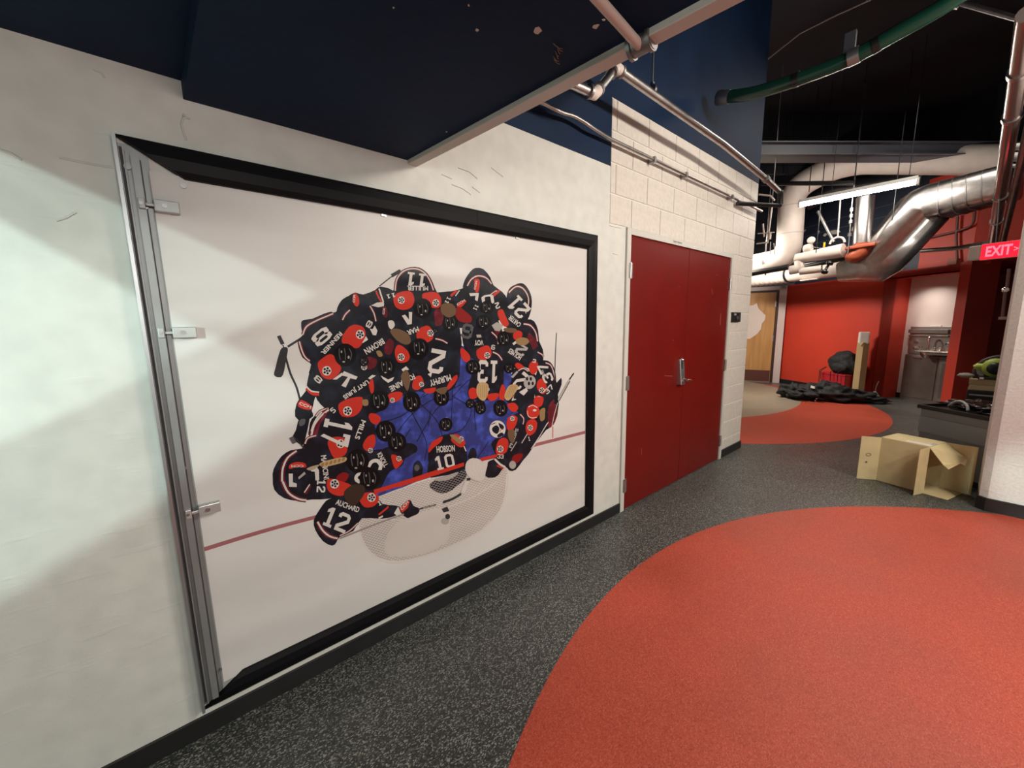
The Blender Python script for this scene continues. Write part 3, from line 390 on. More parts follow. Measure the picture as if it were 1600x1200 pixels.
('f','R',1,(11116,14165,11325,14189,11734,13772,11592,13458,11218,13628)),('f','R',1,(11555,11893,11841,12044,12188,11816,12085,11453,11642,11453)),('f','R',1,(12774,11515,13586,11505,13480,11189,12997,11138)),
('f','R',1,(13632,11405,13895,12002,14136,11659,14021,11076,13771,11071)),('f','R',1,(14266,10761,14784,10768,15096,10434,14825,10187,14412,10415)),('f','R',1,(14767,14830,15080,15071,15496,14927,15384,14575,14914,14529)),
('f','R',1,(16007,12927,16344,13190,16740,13037,16770,12615,16391,12331,16090,12508)),('f','R',1,(16670,11781,17021,12016,17434,11698,17515,11168,17131,10999,16724,11350)),
('f','W',1,(17335,11225,17303,11137,17215,11082,17096,11072,16979,11111,16893,11188,16863,11282,16895,11368,16981,11423,17099,11434,17217,11396,17304,11319)),
('f','K',1,(17299,11229,17267,11192,17203,11200,17171,11244,17203,11281,17267,11273)),('f','K',1,(17203,11145,17171,11109,17107,11117,17075,11161,17108,11197,17172,11189)),
('f','K',1,(17050,11200,17018,11164,16955,11172,16923,11216,16955,11252,17019,11244)),('f','K',1,(17051,11318,17019,11281,16956,11289,16924,11333,16956,11369,17020,11361)),
('f','K',1,(17205,11336,17172,11299,17108,11307,17077,11351,17109,11387,17173,11380)),('f','K',1,(17157,11246,17127,11212,17068,11220,17039,11260,17068,11294,17127,11287)),
('f','R',1,(16371,10628,16662,10973,17225,10769,17127,10348,16655,10200)),('f','W',1,(17035,10726,17007,10652,16933,10606,16833,10599,16735,10633,16663,10699,16637,10779,16664,10852,16737,10898,16836,10906,16936,10872,17008,10806)),
('f','K',1,(17004,10730,16977,10699,16923,10706,16897,10744,16924,10775,16978,10768)),('f','K',1,(16924,10659,16896,10629,16843,10636,16816,10674,16843,10705,16897,10697)),
('f','K',1,(16795,10708,16768,10677,16714,10685,16688,10723,16715,10753,16768,10746)),('f','K',1,(16796,10808,16769,10777,16715,10784,16689,10822,16716,10852,16769,10845)),
('f','K',1,(16925,10821,16898,10791,16844,10798,16818,10836,16845,10866,16898,10859)),('f','K',1,(16885,10746,16859,10717,16810,10724,16785,10759,16810,10787,16860,10781)),
('f','R',1,(14884,13056,15147,13156,15569,12881,15140,12771)),('f','R2',1,(10873,16038,11089,16381,11572,16112,11900,15833,11804,15552,11138,15627)),('f','M',1,(9679,16097,9987,16264,10195,15835,10022,15435,9726,15571)),
('f','R',1,(10217,12268,10517,12659,10851,12839,10839,12555,10330,12113)),('f','R',1,(8883,12286,9404,12293,9548,12138,9091,12057)),('l','M',(232,1),(17667,9648,17854,10154,18228,10457)),
('f','R',1,(4263,10408,4371,10696,4771,10677,5057,10428,5006,9927,4756,9761,4466,9766)),('f','W',1,(4949,10330,4917,10236,4848,10178,4760,10171,4676,10216,4619,10301,4604,10403,4634,10496,4703,10554,4791,10563,4875,10519,4933,10434)),
('f','K',1,(4922,10336,4895,10297,4849,10307,4829,10356,4855,10394,4902,10385)),('f','K',1,(4845,10247,4818,10208,4771,10219,4751,10267,4778,10306,4825,10296)),
('f','K',1,(4736,10311,4709,10272,4663,10282,4643,10331,4670,10369,4716,10359)),('f','K',1,(4746,10438,4719,10399,4673,10409,4653,10457,4680,10496,4726,10486)),
('f','K',1,(4861,10454,4834,10415,4787,10425,4768,10473,4794,10512,4841,10502)),('f','K',1,(4818,10358,4793,10322,4750,10331,4732,10376,4757,10412,4800,10403)),
('f','R',1,(4835,11851,5115,12088,5843,12142,5749,11709,5427,11493,5014,11542)),('f','W',1,(5374,11742,5340,11641,5265,11576,5169,11563,5078,11606,5016,11693,4999,11800,5032,11900,5106,11965,5201,11979,5293,11937,5356,11850)),
('f','K',1,(5345,11746,5316,11704,5265,11712,5243,11762,5272,11805,5323,11797)),('f','K',1,(5261,11648,5232,11606,5181,11614,5160,11665,5189,11707,5239,11699)),
('f','K',1,(5143,11710,5114,11667,5064,11675,5042,11726,5071,11768,5121,11760)),('f','K',1,(5153,11845,5124,11802,5074,11810,5053,11860,5081,11902,5132,11895)),
('f','K',1,(5278,11868,5249,11825,5198,11833,5177,11883,5206,11926,5256,11918)),('f','K',1,(5232,11764,5205,11725,5159,11732,5138,11779,5165,11818,5212,11811)),
('f','R',1,(5723,10093,5969,10436,6294,10471,6296,10037,6117,9808,5860,9799)),('f','W',1,(6164,9744,6144,9685,6099,9649,6041,9645,5985,9675,5947,9730,5936,9795,5956,9853,6000,9889,6059,9893,6115,9864,6153,9809)),
('f','K',1,(6147,9747,6130,9723,6099,9730,6085,9761,6103,9786,6134,9779)),('f','K',1,(6096,9692,6079,9668,6048,9675,6035,9706,6052,9731,6083,9724)),('f','K',1,(6024,9734,6007,9710,5976,9717,5963,9748,5980,9772,6011,9765)),
('f','K',1,(6030,9815,6012,9791,5982,9797,5968,9828,5986,9853,6016,9846)),('f','K',1,(6106,9823,6088,9799,6057,9806,6044,9837,6061,9861,6092,9854)),('f','K',1,(6078,9763,6062,9740,6034,9747,6021,9776,6037,9798,6066,9792)),
('f','R',1,(7022,9329,7295,9230,7596,8911,7402,8675,7183,8589,7063,8901)),('f','W',1,(7517,9029,7496,8968,7447,8931,7382,8928,7320,8961,7277,9020,7265,9090,7286,9151,7335,9188,7399,9191,7461,9159,7504,9099)),
('f','K',1,(7498,9034,7479,9009,7445,9017,7430,9050,7449,9076,7483,9068)),('f','K',1,(7443,8977,7424,8952,7390,8960,7375,8994,7394,9019,7428,9011)),('f','K',1,(7363,9023,7344,8998,7310,9006,7295,9040,7314,9065,7348,9057)),
('f','K',1,(7368,9108,7349,9083,7315,9091,7300,9125,7319,9150,7353,9142)),('f','K',1,(7452,9115,7433,9090,7399,9098,7383,9132,7402,9157,7436,9149)),('f','K',1,(7422,9052,7405,9029,7373,9037,7359,9067,7376,9091,7408,9083)),
('f','R2',1,(4483,8901,4759,9052,5016,8886,4844,8606,4554,8688)),('f','R',1,(4060,8635,4169,8923,4614,8703,5095,8337,4922,8057,4558,8003,4173,8282)),('f','W',1,(4568,8573,4535,8474,4462,8416,4368,8414,4280,8468,4221,8565,4206,8677,4238,8775,4310,8833,4403,8837,4491,8783,4552,8687)),
('f','K',1,(4541,8581,4512,8541,4463,8555,4442,8609,4470,8650,4520,8636)),('f','K',1,(4458,8491,4430,8450,4381,8465,4360,8519,4388,8559,4437,8545)),('f','K',1,(4344,8567,4316,8527,4267,8541,4247,8595,4275,8635,4323,8621)),
('f','K',1,(4355,8704,4327,8664,4278,8678,4258,8732,4286,8772,4334,8758)),('f','K',1,(4476,8714,4448,8673,4399,8687,4378,8741,4406,8781,4455,8768)),('f','K',1,(4431,8612,4405,8575,4359,8588,4340,8638,4366,8675,4412,8663)),
('f','R',1,(5380,7581,5588,7823,6099,7703,6289,7367,6053,7057,5602,7135)),('f','W',1,(6134,7449,6100,7350,6024,7294,5925,7296,5831,7355,5767,7455,5749,7569,5782,7667,5858,7723,5955,7722,6050,7664,6115,7565)),
('f','K',1,(6105,7459,6075,7419,6023,7435,6000,7491,6030,7530,6082,7514)),('f','K',1,(6019,7370,5990,7331,5937,7347,5915,7403,5944,7442,5996,7426)),('f','K',1,(5897,7452,5868,7413,5816,7429,5794,7485,5823,7524,5875,7508)),
('f','K',1,(5907,7590,5878,7551,5826,7567,5804,7622,5833,7661,5884,7646)),('f','K',1,(6035,7595,6005,7555,5953,7571,5931,7627,5960,7666,6012,7650)),('f','K',1,(5988,7495,5961,7458,5913,7473,5892,7524,5919,7561,5967,7546)),
('f','R',1,(6085,11332,6174,11513,6489,11397,6638,11173,6457,10939,6205,11050)),('f','R',1,(8997,9182,9221,9518,9820,9690,9721,9414,9287,9195,9011,8987)),
('f','R',1,(10333,9445,10611,9668,11056,9378,11228,9016,10940,8832,10499,9170)),('f','W',1,(11127,9282,11102,9215,11043,9174,10964,9171,10887,9206,10833,9270,10815,9346,10839,9413,10898,9454,10976,9458,11053,9423,11108,9359)),
('f','K',1,(11103,9287,11080,9259,11038,9268,11018,9305,11041,9332,11083,9324)),('f','K',1,(11037,9224,11014,9197,10972,9205,10953,9242,10975,9269,11017,9261)),
('f','K',1,(10937,9274,10915,9246,10873,9255,10853,9291,10876,9319,10917,9310)),('f','K',1,(10941,9367,10919,9340,10877,9348,10857,9384,10880,9412,10921,9404)),
('f','K',1,(11043,9376,11021,9348,10979,9356,10959,9393,10981,9420,11024,9412)),('f','K',1,(11009,9306,10988,9281,10949,9289,10931,9322,10952,9348,10991,9340)),
('f','R',1,(13300,8138,13530,8703,13967,8772,14271,8460,14111,7865,13505,7808)),('f','W',1,(13884,8096,13849,8000,13759,7945,13639,7945,13521,7999,13437,8093,13409,8201,13443,8295,13531,8351,13650,8352,13769,8299,13854,8205)),
('f','K',1,(13848,8104,13814,8065,13750,8080,13719,8132,13752,8171,13817,8156)),('f','K',1,(13749,8018,13715,7979,13651,7994,13620,8047,13654,8085,13718,8070)),
('f','K',1,(13596,8093,13562,8055,13499,8069,13468,8122,13501,8160,13565,8146)),('f','K',1,(13599,8225,13566,8187,13502,8201,13472,8253,13505,8292,13569,8278)),
('f','K',1,(13755,8232,13721,8194,13657,8208,13626,8260,13659,8299,13724,8285)),('f','K',1,(13704,8136,13673,8100,13614,8113,13585,8162,13616,8197,13676,8184)),
('f','R',1,(14152,9551,14328,9962,14780,9994,15028,9755,14764,9217,14309,9123)),('f','W',1,(14798,9794,14772,9723,14705,9680,14614,9676,14524,9711,14460,9777,14438,9855,14463,9925,14530,9969,14620,9974,14710,9939,14776,9873)),
('f','K',1,(14771,9799,14746,9770,14697,9778,14673,9815,14698,9844,14747,9836)),('f','K',1,(14697,9733,14671,9703,14623,9712,14599,9749,14624,9778,14673,9770)),
('f','K',1,(14580,9783,14555,9754,14507,9762,14483,9799,14508,9828,14557,9820)),('f','K',1,(14582,9879,14557,9850,14509,9858,14485,9895,14510,9924,14559,9916)),
('f','K',1,(14700,9889,14675,9860,14626,9869,14602,9906,14627,9935,14676,9927)),('f','K',1,(14662,9817,14639,9790,14594,9798,14572,9832,14595,9859,14640,9852)),
('f','R',1,(15676,9001,15827,9436,16318,9518,16666,9195,16496,8659,15936,8505)),('f','W',1,(16299,8951,16267,8863,16180,8811,16062,8808,15947,8855,15863,8939,15833,9037,15866,9123,15951,9176,16067,9179,16184,9133,16269,9050)),
('f','K',1,(16264,8957,16232,8921,16168,8933,16137,8981,16169,9016,16233,9004)),('f','K',1,(16169,8877,16136,8841,16073,8853,16042,8900,16074,8936,16137,8924)),
('f','K',1,(16018,8942,15986,8907,15923,8919,15893,8966,15924,9001,15987,8989)),('f','K',1,(16019,9063,15987,9027,15925,9039,15894,9086,15926,9121,15989,9110)),
('f','K',1,(16171,9072,16139,9037,16076,9048,16045,9095,16077,9131,16140,9119)),('f','K',1,(16123,8983,16094,8950,16035,8961,16007,9005,16036,9038,16095,9027)),
('f','R',1,(16393,10638,16644,10881,17214,10712,17083,10260,16575,10241)),('f','M',1,(17597,8837,17734,9972,18002,10221,18479,10055,18410,9183,17999,8714)),
('l','W',(58,1),(18548,10240,18204,9413,17999,8714)),('l','R',(60,1),(18095,8697,18093,7907)),('t','W','11',(9445,17886,8294,17942,9319,17264)),('t','W','MULLER',(9415,17340,8321,17299,9401,17123)),
('t','W','11',(7721,16962,7238,16843,7755,16775)),('t','W','11',(10494,16903,10268,16553,10698,16818)),('t','W','8',(4574,15509,3948,15022,4861,15078)),
('t','W','RENNER',(5122,15248,4300,14402,5249,15116)),('f','W',0,(6418,15337,6536,15305,6650,15469,6756,15240,6681,15032,6530,15055)),('f','W',0,(6029,14717,6228,15016,6305,14848,6089,14726)),
('t','W','BROWN',(6950,14903,6067,14431,7083,14658)),('t','W','8',(6387,15732,6213,15458,6598,15610)),('f','W',0,(5049,13359,5169,13541,5726,13235,5648,13123,5407,13207,5185,12817,5014,12925,5316,13275)),
('f','W',0,(4677,13222,5081,13490,5128,13381,4839,13206)),('t','W','UNT JURIS',(6102,13119,4993,12515,6225,12892)),('t','W','8',(3927,13327,4137,13080,4095,13499)),
('f','W',0,(7969,15911,8132,15961,8320,15723,8329,16086,8499,16075,8445,15520,8238,15485)),('t','W','MAR',(8737,15408,8153,15209,8823,15179)),('t','W','FON',(8373,13139,7948,12971,8497,12883)),
('t','W','AINE',(7779,12885,7114,12625,7897,12632)),('f','W',0,(7790,13386,8036,13526,8177,13353,7884,13262)),('f','W',0,(6770,13194,7105,12973,7417,13069,7315,12907,7095,12817,6853,13031)),
('f','W',0,(6181,13129,6372,13263,6553,13215,6267,13059)),('f','W',0,(6562,16354,6813,16488,7154,16525,7046,16315,6860,16282)),('f','W',1,(7284,15655,7510,15684,7593,15468,7419,15287,7299,15411)),
('t','W','2',(10283,14126,9436,14320,9957,12947)),('f','W',0,(9159,13033,9410,13125,9321,12862)),('t','W','MURPHY',(10432,12914,9201,12711,10523,12594)),
('f','W',0,(11796,17085,12424,17122,12321,16683,12150,16749,12202,16974,11858,16935)),('t','W','0',(13369,17107,12551,16972,13467,16573)),('t','W','2',(13750,16682,13446,16602,13872,16360)),
('t','W','11',(12185,16539,11985,16255,12411,16442)),('t','W','21',(16271,16307,15122,17209,15331,15677)),('t','W','CARTER',(15453,15455,14640,15983,15191,15233)),
('t','W','VOY',(12621,14614,12026,14607,12632,14321)),('t','W','9',(13453,14283,13191,14325,13397,14017)),('t','G','6',(12056,15408,11383,15556,11797,14654)),
('f','W2',0,(13223,15392,13605,15572,14061,15380,13781,15046,13449,15091)),('f','W2',0,(12168,14905,12478,14896,12517,14749,12206,14745)),('t','W','13',(13735,13377,12206,13537,13632,12111)),
('t','W','O',(12975,11913,12742,11955,12945,11687)),('t','W','HOLMES',(15472,13518,14567,14061,15235,13285)),('t','W2','2',(15967,13990,15275,14342,15504,13467)),
('f','W',0,(14705,14327,15122,14545,15276,14421,14805,14221)),('f','H2',1,(16027,14391,15952,14273,15752,14194,15484,14174,15220,14218,15031,14313,14964,14433,15035,14548,15228,14628,15492,14651,15758,14610,15955,14515)),
('t','W','2',(16108,12216,15565,12621,15101,11452)),('f','W',0,(15167,11372,15789,11586,15896,11365,15540,11118)),('t','W','A',(14946,10950,14709,11185,14711,10816)),
('f','W2',0,(14559,12368,15033,12684,15137,12594,14712,12273)),('t','W','37',(18229,11788,17477,13024,17395,11605)),('t','W','37',(17550,10901,18229,11303,17229,11176)),
('t','W2','WIDER',(17471,11996,17201,12578,17246,11962)),('t','W','3',(16346,13314,16628,13253,16281,13092)),('t','W','17',(4287,11723,3946,10599,5407,11247)),
('t','W','MILLS',(5749,11292,5382,10490,5952,11176)),('t','W','5',(4569,11739,4719,11838,4445,11949)),('t','W','MANCINI',(3935,10017,3972,8927,4154,9998)),
('t','W','12',(3716,9048,3637,8443,4051,8936)),('f','W',0,(2684,9553,2832,9513,2799,9149,2934,9051,2921,8903,2648,8994)),('f','W',0,(3477,9544,3726,9616,3817,9395,3791,8964,3646,8992,3651,9376,3520,9423)),
('f','W2',0,(3008,9303,3259,9479,3302,9376,3026,9207)),('t','W','KNOLL',(6326,9525,6629,8787,6552,9597)),('l','W',(175,1),(5899,9021,6076,9226,6323,9207,6474,8978,6423,8730)),
('l','W',(156,1),(5663,8847,5374,8757,5317,8573,5472,8397)),('t','W','AUCHARD',(4333,7682,5284,6967,4434,7907)),('t','W','12',(3645,7026,4652,6152,4017,7765)),
('t','W','12',(6235,6977,6627,7034,6157,7219)),('t','W','HOBSON',(9455,8877,10550,8708,9443,9238)),('t','W','10',(9321,7920,10566,7857,9182,8704)),('t','W','33',(13392,7630,13879,7487,13421,7889)),
('t','W2','PHILIPS',(14509,8002,15108,9089,14279,8123)),('t','W','1',(15906,8164,16079,8156,15834,8453)),('l','W2',(73,1),(14448,7834,14919,8324)),('l','W2',(93,1),(15327,8146,15816,8650)),
('l','W',(48,1),(16109,7601,16874,8299,17531,8994)),('l','W',(48,1),(16209,7655,17004,8427,17584,9023)),('l','W',(48,1),(16310,7709,17135,8555,17638,9052)),
('l','W',(48,1),(16411,7763,17266,8685,17691,9082)),('f','R2',1,(14490,7139,14729,7541,15434,7424,15069,6996)),('f','W2',1,(14843,6866,14803,6746,14699,6677,14560,6678,14424,6748,14327,6867,14293,7004,14332,7122,14434,7191,14572,7192,14709,7124,14808,7005)),
('l','W',(66,1),(11128,8873,11256,8556)),('f','G',1,(6186,15896,6184,15890,6180,15886,6174,15884,6168,15886,6164,15890,6163,15896,6165,15901,6169,15906,6175,15907,6181,15906,6185,15901)),
('f','K2',1,(9549,16304,9472,16078,9287,15913,9046,15853,8816,15912,8656,16072,8608,16290,8682,16509,8859,16673,9096,16739,9329,16686,9496,16527)),('l','G',(29,1),(8829,16544,8811,16335,8850,16105)),
('l','G',(30,1),(9038,16548,9073,16339,9060,16107)),('l','G',(30,1),(9251,16553,9340,16343,9274,16109)),('f','W2',1,(9251,16215,9227,16163,9184,16162,9166,16214,9190,16265,9232,16266)),
('f','W2',1,(8942,16421,8926,16377,8898,16376,8887,16420,8903,16463,8931,16464)),('f','W2',1,(9047,16035,9015,16009,8954,16009,8925,16034,8957,16060,9018,16060)),
('f','K2',1,(5741,14201,5659,13953,5474,13781,5239,13733,5019,13817,4871,14009,4831,14258,4910,14498,5087,14668,5317,14724,5541,14648,5697,14456)),('l','G',(32,1),(5053,14525,5029,14292,5058,14031)),
('l','G',(33,1),(5255,14515,5282,14277,5262,14017)),('l','G',(34,1),(5460,14505,5540,14262,5468,14003)),('f','W2',1,(5449,14124,5424,14067,5383,14070,5367,14129,5392,14185,5433,14183)),
('f','W2',1,(5158,14379,5141,14331,5114,14332,5104,14382,5122,14430,5148,14428)),('f','W2',1,(5246,13937,5214,13911,5156,13915,5129,13946,5160,13972,5219,13968)),
('f','K2',1,(9240,14250,9154,13998,8947,13822,8678,13772,8423,13858,8246,14053,8193,14306,8276,14550,8474,14724,8737,14782,8996,14704,9182,14510)),('l','G',(34,1),(8439,14579,8419,14342,8461,14076)),
('l','G',(34,1),(8672,14569,8710,14327,8695,14062)),('l','G',(34,1),(8908,14558,9008,14311,8933,14048)),('f','W2',1,(8908,14171,8880,14113,8833,14116,8812,14176,8839,14233,8887,14231)),
('f','W2',1,(8565,14430,8547,14381,8516,14383,8503,14433,8521,14482,8552,14480)),('f','W2',1,(8680,13981,8644,13954,8576,13958,8544,13989,8580,14016,8648,14012)),
('f','K2',1,(7506,13524,7434,13311,7267,13166,7051,13128,6846,13206,6706,13376,6666,13593,6736,13801,6897,13945,7109,13988,7316,13916,7462,13747)),('l','G',(28,1),(6868,13821,6849,13619,6880,13391)),
('l','G',(28,1),(7055,13808,7083,13600,7068,13375)),('l','G',(29,1),(7244,13794,7321,13581,7258,13358)),('f','W2',1,(7239,13463,7217,13415,7179,13418,7163,13470,7185,13518,7223,13515)),
('f','W2',1,(6967,13691,6952,13650,6927,13652,6917,13695,6933,13737,6958,13735)),('f','W2',1,(7055,13306,7026,13283,6971,13288,6946,13316,6975,13338,7029,13333)),
('f','K2',1,(8664,11773,8590,11556,8413,11416,8185,11391,7966,11484,7816,11669,7772,11896,7843,12107,8013,12247,8238,12279,8459,12191,8616,12007)),('l','G',(29,1),(7983,12120,7965,11912,8000,11674)),
('l','G',(30,1),(8182,12095,8214,11878,8200,11645)),('l','G',(30,1),(8383,12069,8467,11844,8402,11616)),('f','W2',1,(8381,11727,8358,11678,8317,11684,8300,11738,8323,11787,8364,11781)),
('f','W2',1,(8090,11980,8074,11938,8048,11941,8037,11987,8053,12029,8079,12025)),('f','W2',1,(8187,11574,8156,11553,8098,11562,8071,11591,8101,11613,8159,11604)),
('f','K2',1,(7096,11957,7016,11719,6830,11565,6593,11536,6368,11636,6215,11838,6172,12085,6249,12316,6427,12470,6660,12506,6888,12413,7048,12212)),('l','G',(32,1),(6394,12331,6372,12104,6406,11844)),
('l','G',(33,1),(6599,12305,6630,12069,6612,11814)),('l','G',(33,1),(6808,12278,6892,12033,6821,11783)),('f','W2',1,(6801,11904,6776,11851,6734,11857,6717,11916,6742,11969,6784,11963)),
('f','W2',1,(6503,12179,6486,12133,6458,12136,6448,12186,6465,12232,6492,12228)),('f','W2',1,(6597,11737,6565,11713,6506,11722,6478,11755,6509,11778,6569,11769)),
('f','K2',1,(10337,11757,10265,11550,10089,11416,9858,11391,9637,11480,9483,11658,9435,11875,9504,12077,9674,12211,9901,12241,10125,12157,10285,11980)),
('l','G',(28,1),(9646,12090,9630,11890,9668,11662)),('l','G',(29,1),(9846,12065,9881,11858,9870,11635)),('l','G',(28,1),(10050,12040,10137,11824,10075,11607)),
('f','W2',1,(10052,11713,10029,11666,9988,11671,9970,11723,9993,11770,10034,11765)),('f','W2',1,(9755,11955,9740,11915,9713,11918,9702,11962,9717,12002,9744,11998)),
('f','W2',1,(9858,11567,9827,11547,9769,11555,9741,11583,9771,11604,9830,11596)),('f','K2',1,(6265,13880,6229,13772,6147,13697,6041,13676,5941,13713,5872,13799,5853,13910,5888,14016,5968,14091,6073,14114,6175,14077,6245,13992)),
('l','G',(14,1),(5953,14028,5943,13924,5958,13808)),('l','G',(15,1),(6046,14021,6059,13916,6050,13801)),('l','G',(14,1),(6139,14015,6175,13907,6143,13794)),
('f','W2',1,(6135,13847,6124,13823,6105,13824,6098,13850,6109,13875,6127,13873)),('f','W2',1,(6002,13962,5994,13940,5982,13941,5978,13963,5985,13985,5998,13984)),
('f','W2',1,(6044,13766,6029,13754,6003,13756,5990,13770,6004,13782,6031,13780)),('f','K2',1,(9545,16226,9468,16000,9283,15835,9042,15776,8811,15835,8652,15996,8603,16215,8677,16434,8855,16597,9092,16662,9325,16609,9492,16449)),
('l','G',(30,1),(8825,16468,8807,16259,8846,16029)),('l','G',(29,1),(9034,16472,9069,16262,9056,16030)),('l','G',(30,1),(9246,16476,9336,16266,9270,16031)),
('f','W2',1,(9247,16137,9223,16086,9180,16085,9161,16137,9185,16188,9228,16189)),('f','W2',1,(8938,16344,8922,16301,8894,16300,8882,16344,8899,16387,8927,16388)),
('f','W2',1,(9043,15958,9011,15932,8950,15932,8921,15957,8953,15983,9014,15983)),('f','K2',1,(11036,15545,10964,15337,10786,15187,10552,15136,10327,15196,10169,15350,10119,15554,10189,15757,10361,15906,10591,15962,10818,15907,10983,15755)),
('l','G',(27,1),(10332,15786,10317,15591,10358,15376)),('l','G',(27,1),(10537,15786,10573,15589,10563,15373)),('l','G',(28,1),(10743,15785,10833,15587,10771,15370)),
('f','W2',1,(10747,15469,10724,15421,10683,15422,10664,15470,10687,15518,10729,15517)),('f','W2',1,(10444,15669,10429,15628,10402,15628,10390,15669,10406,15709,10433,15709)),
('f','W2',1,(10551,15306,10520,15283,10460,15284,10432,15308,10463,15331,10522,15330)),('f','K2',1,(13173,15576,13100,15369,12914,15220,12667,15169,12427,15229,12258,15381,12202,15584,12273,15786,12452,15934,12695,15989,12937,15935,13113,15784)),
('l','G',(27,1),(12424,15814,12411,15621,12458,15407)),('l','G',(27,1),(12640,15814,12682,15619,12675,15404)),('l','G',(27,1),(12859,15814,12957,15617,12895,15401)),
('f','W2',1,(12869,15500,12845,15453,12801,15453,12780,15501,12804,15548,12848,15548)),('f','W2',1,(12545,15698,12529,15657,12500,15658,12487,15698,12503,15738,12532,15738)),
('f','W2',1,(12663,15338,12630,15315,12568,15316,12537,15340,12569,15363,12632,15362)),('f','K2',1,(14650,14601,14572,14384,14369,14232,14100,14187,13837,14257,13651,14422,13588,14639,13663,14849,13857,15000,14122,15051,14387,14987,14582,14822)),
('l','G',(28,1),(13828,14875,13816,14671,13868,14444)),('l','G',(29,1),(14064,14868,14112,14661,14106,14435)),('l','G',(29,1),(14303,14862,14413,14651,14347,14425)),
('f','W2',1,(14317,14530,14292,14480,14243,14482,14220,14533,14246,14583,14294,14581)),('f','W2',1,(13961,14748,13944,14706,13912,14707,13898,14750,13914,14792,13946,14791)),
('f','W2',1,(14094,14365,14058,14341,13990,14344,13956,14371,13991,14394,14060,14391)),('f','K2',1,(12362,13127,12289,12923,12108,12786,11868,12752,11636,12829,11473,12995,11419,13204,11489,13403,11664,13540,11900,13578,12134,13506,12304,13341)),
('l','G',(28,1),(11636,13421,11623,13227,11666,13007)),('l','G',(28,1),(11846,13405,11885,13206,11877,12989)),('l','G',(28,1),(12058,13390,12152,13184,12090,12970)),
('f','W2',1,(12066,13072,12042,13026,12000,13029,11980,13079,12003,13125,12046,13122)),('f','W2',1,(11752,13295,11737,13255,11709,13257,11696,13299,11712,13339,11740,13336)),
('f','W2',1,(11865,12923,11833,12902,11772,12907,11743,12934,11774,12955,11835,12949)),('f','K2',1,(9288,14327,9207,14088,9010,13922,8755,13874,8512,13954,8344,14138,8294,14378,8373,14610,8560,14775,8810,14830,9057,14757,9233,14573)),
('l','G',(32,1),(8528,14637,8508,14412,8549,14161)),('l','G',(31,1),(8749,14628,8785,14398,8771,14148)),('l','G',(33,1),(8973,14618,9068,14385,8997,14135)),
('f','W2',1,(8973,14251,8947,14197,8902,14199,8882,14256,8908,14310,8953,14308)),('f','W2',1,(8647,14496,8630,14450,8600,14451,8588,14499,8606,14545,8635,14544)),
('f','W2',1,(8757,14071,8723,14045,8659,14049,8628,14078,8662,14104,8726,14100)),('f','K2',1,(10333,11672,10261,11465,10085,11331,9854,11307,9632,11397,9478,11575,9430,11793,9500,11995,9670,12128,9896,12157,10121,12073,10281,11896)),
('l','G',(28,1),(9641,12007,9625,11807,9664,11579)),('l','G',(28,1),(9842,11982,9877,11774,9866,11551)),('l','G',(29,1),(10046,11956,10133,11740,10071,11522)),
('f','W2',1,(10048,11628,10025,11582,9984,11587,9966,11639,9989,11686,10030,11680)),('f','W2',1,(9751,11872,9735,11832,9709,11835,9697,11879,9713,11919,9740,11915)),
('f','W2',1,(9854,11483,9823,11463,9765,11471,9737,11500,9767,11520,9826,11512)),('f','K2',1,(12651,10902,12591,10733,12438,10626,12236,10610,12039,10688,11900,10838,11855,11019,11913,11184,12061,11291,12261,11310,12459,11236,12603,11086)),
('l','G',(23,1),(12038,11192,12027,11027,12064,10838)),('l','G',(23,1),(12216,11166,12249,10994,12243,10811)),('l','G',(23,1),(12395,11141,12475,10961,12423,10784)),
('f','W2',1,(12402,10871,12382,10833,12346,10839,12330,10882,12349,10920,12385,10914)),('f','W2',1,(12137,11078,12124,11045,12100,11048,12089,11084,12102,11117,12126,11114)),
('f','W2',1,(12233,10755,12206,10739,12155,10747,12130,10771,12156,10787,12208,10780)),('f','K2',1,(11930,11136,11885,11008,11771,10927,11621,10914,11475,10971,11372,11084,11338,11221,11382,11347,11493,11428,11642,11443,11789,11388,11895,11275)),
('l','G',(18,1),(11475,11352,11467,11228,11494,11085)),('l','G',(18,1),(11608,11334,11632,11204,11627,11065)),('l','G',(18,1),(11741,11316,11800,11180,11761,11046)),
('f','W2',1,(11745,11112,11731,11083,11704,11087,11692,11119,11706,11148,11733,11144)),('f','W2',1,(11549,11267,11539,11242,11521,11244,11514,11271,11523,11296,11541,11294)),
('f','W2',1,(11619,11023,11600,11011,11561,11016,11543,11035,11562,11047,11601,11041)),('f','K2',1,(14212,10607,14139,10407,13950,10281,13700,10265,13456,10360,13283,10539,13225,10755,13295,10950,13476,11076,13722,11097,13969,11007,14149,10828)),
('l','G',(27,1),(13449,10958,13437,10762,13486,10538)),('l','G',(28,1),(13668,10926,13712,10722,13706,10504)),('l','G',(28,1),(13891,10895,13992,10680,13930,10469)),
('f','W2',1,(13903,10573,13879,10529,13834,10535,13813,10587,13837,10632,13881,10625)),('f','W2',1,(13572,10822,13556,10783,13527,10787,13513,10830,13529,10869,13558,10865)),
('f','W2',1,(13695,10438,13662,10419,13598,10429,13567,10458,13599,10477,13663,10467)),('f','K2',1,(14807,12863,14751,12709,14606,12606,14411,12582,14221,12641,14085,12768,14038,12928,14092,13079,14234,13182,14426,13209,14618,13152,14758,13026)),
('l','G',(20,1),(14213,13091,14204,12943,14243,12776)),('l','G',(21,1),(14384,13078,14419,12926,14415,12761)),('l','G',(21,1),(14558,13064,14637,12908,14589,12746)),
('f','W2',1,(14568,12823,14549,12788,14515,12791,14498,12829,14516,12864,14551,12861)),('f','W2',1,(14309,12994,14297,12964,14274,12966,14264,12998,14276,13028,14299,13026)),
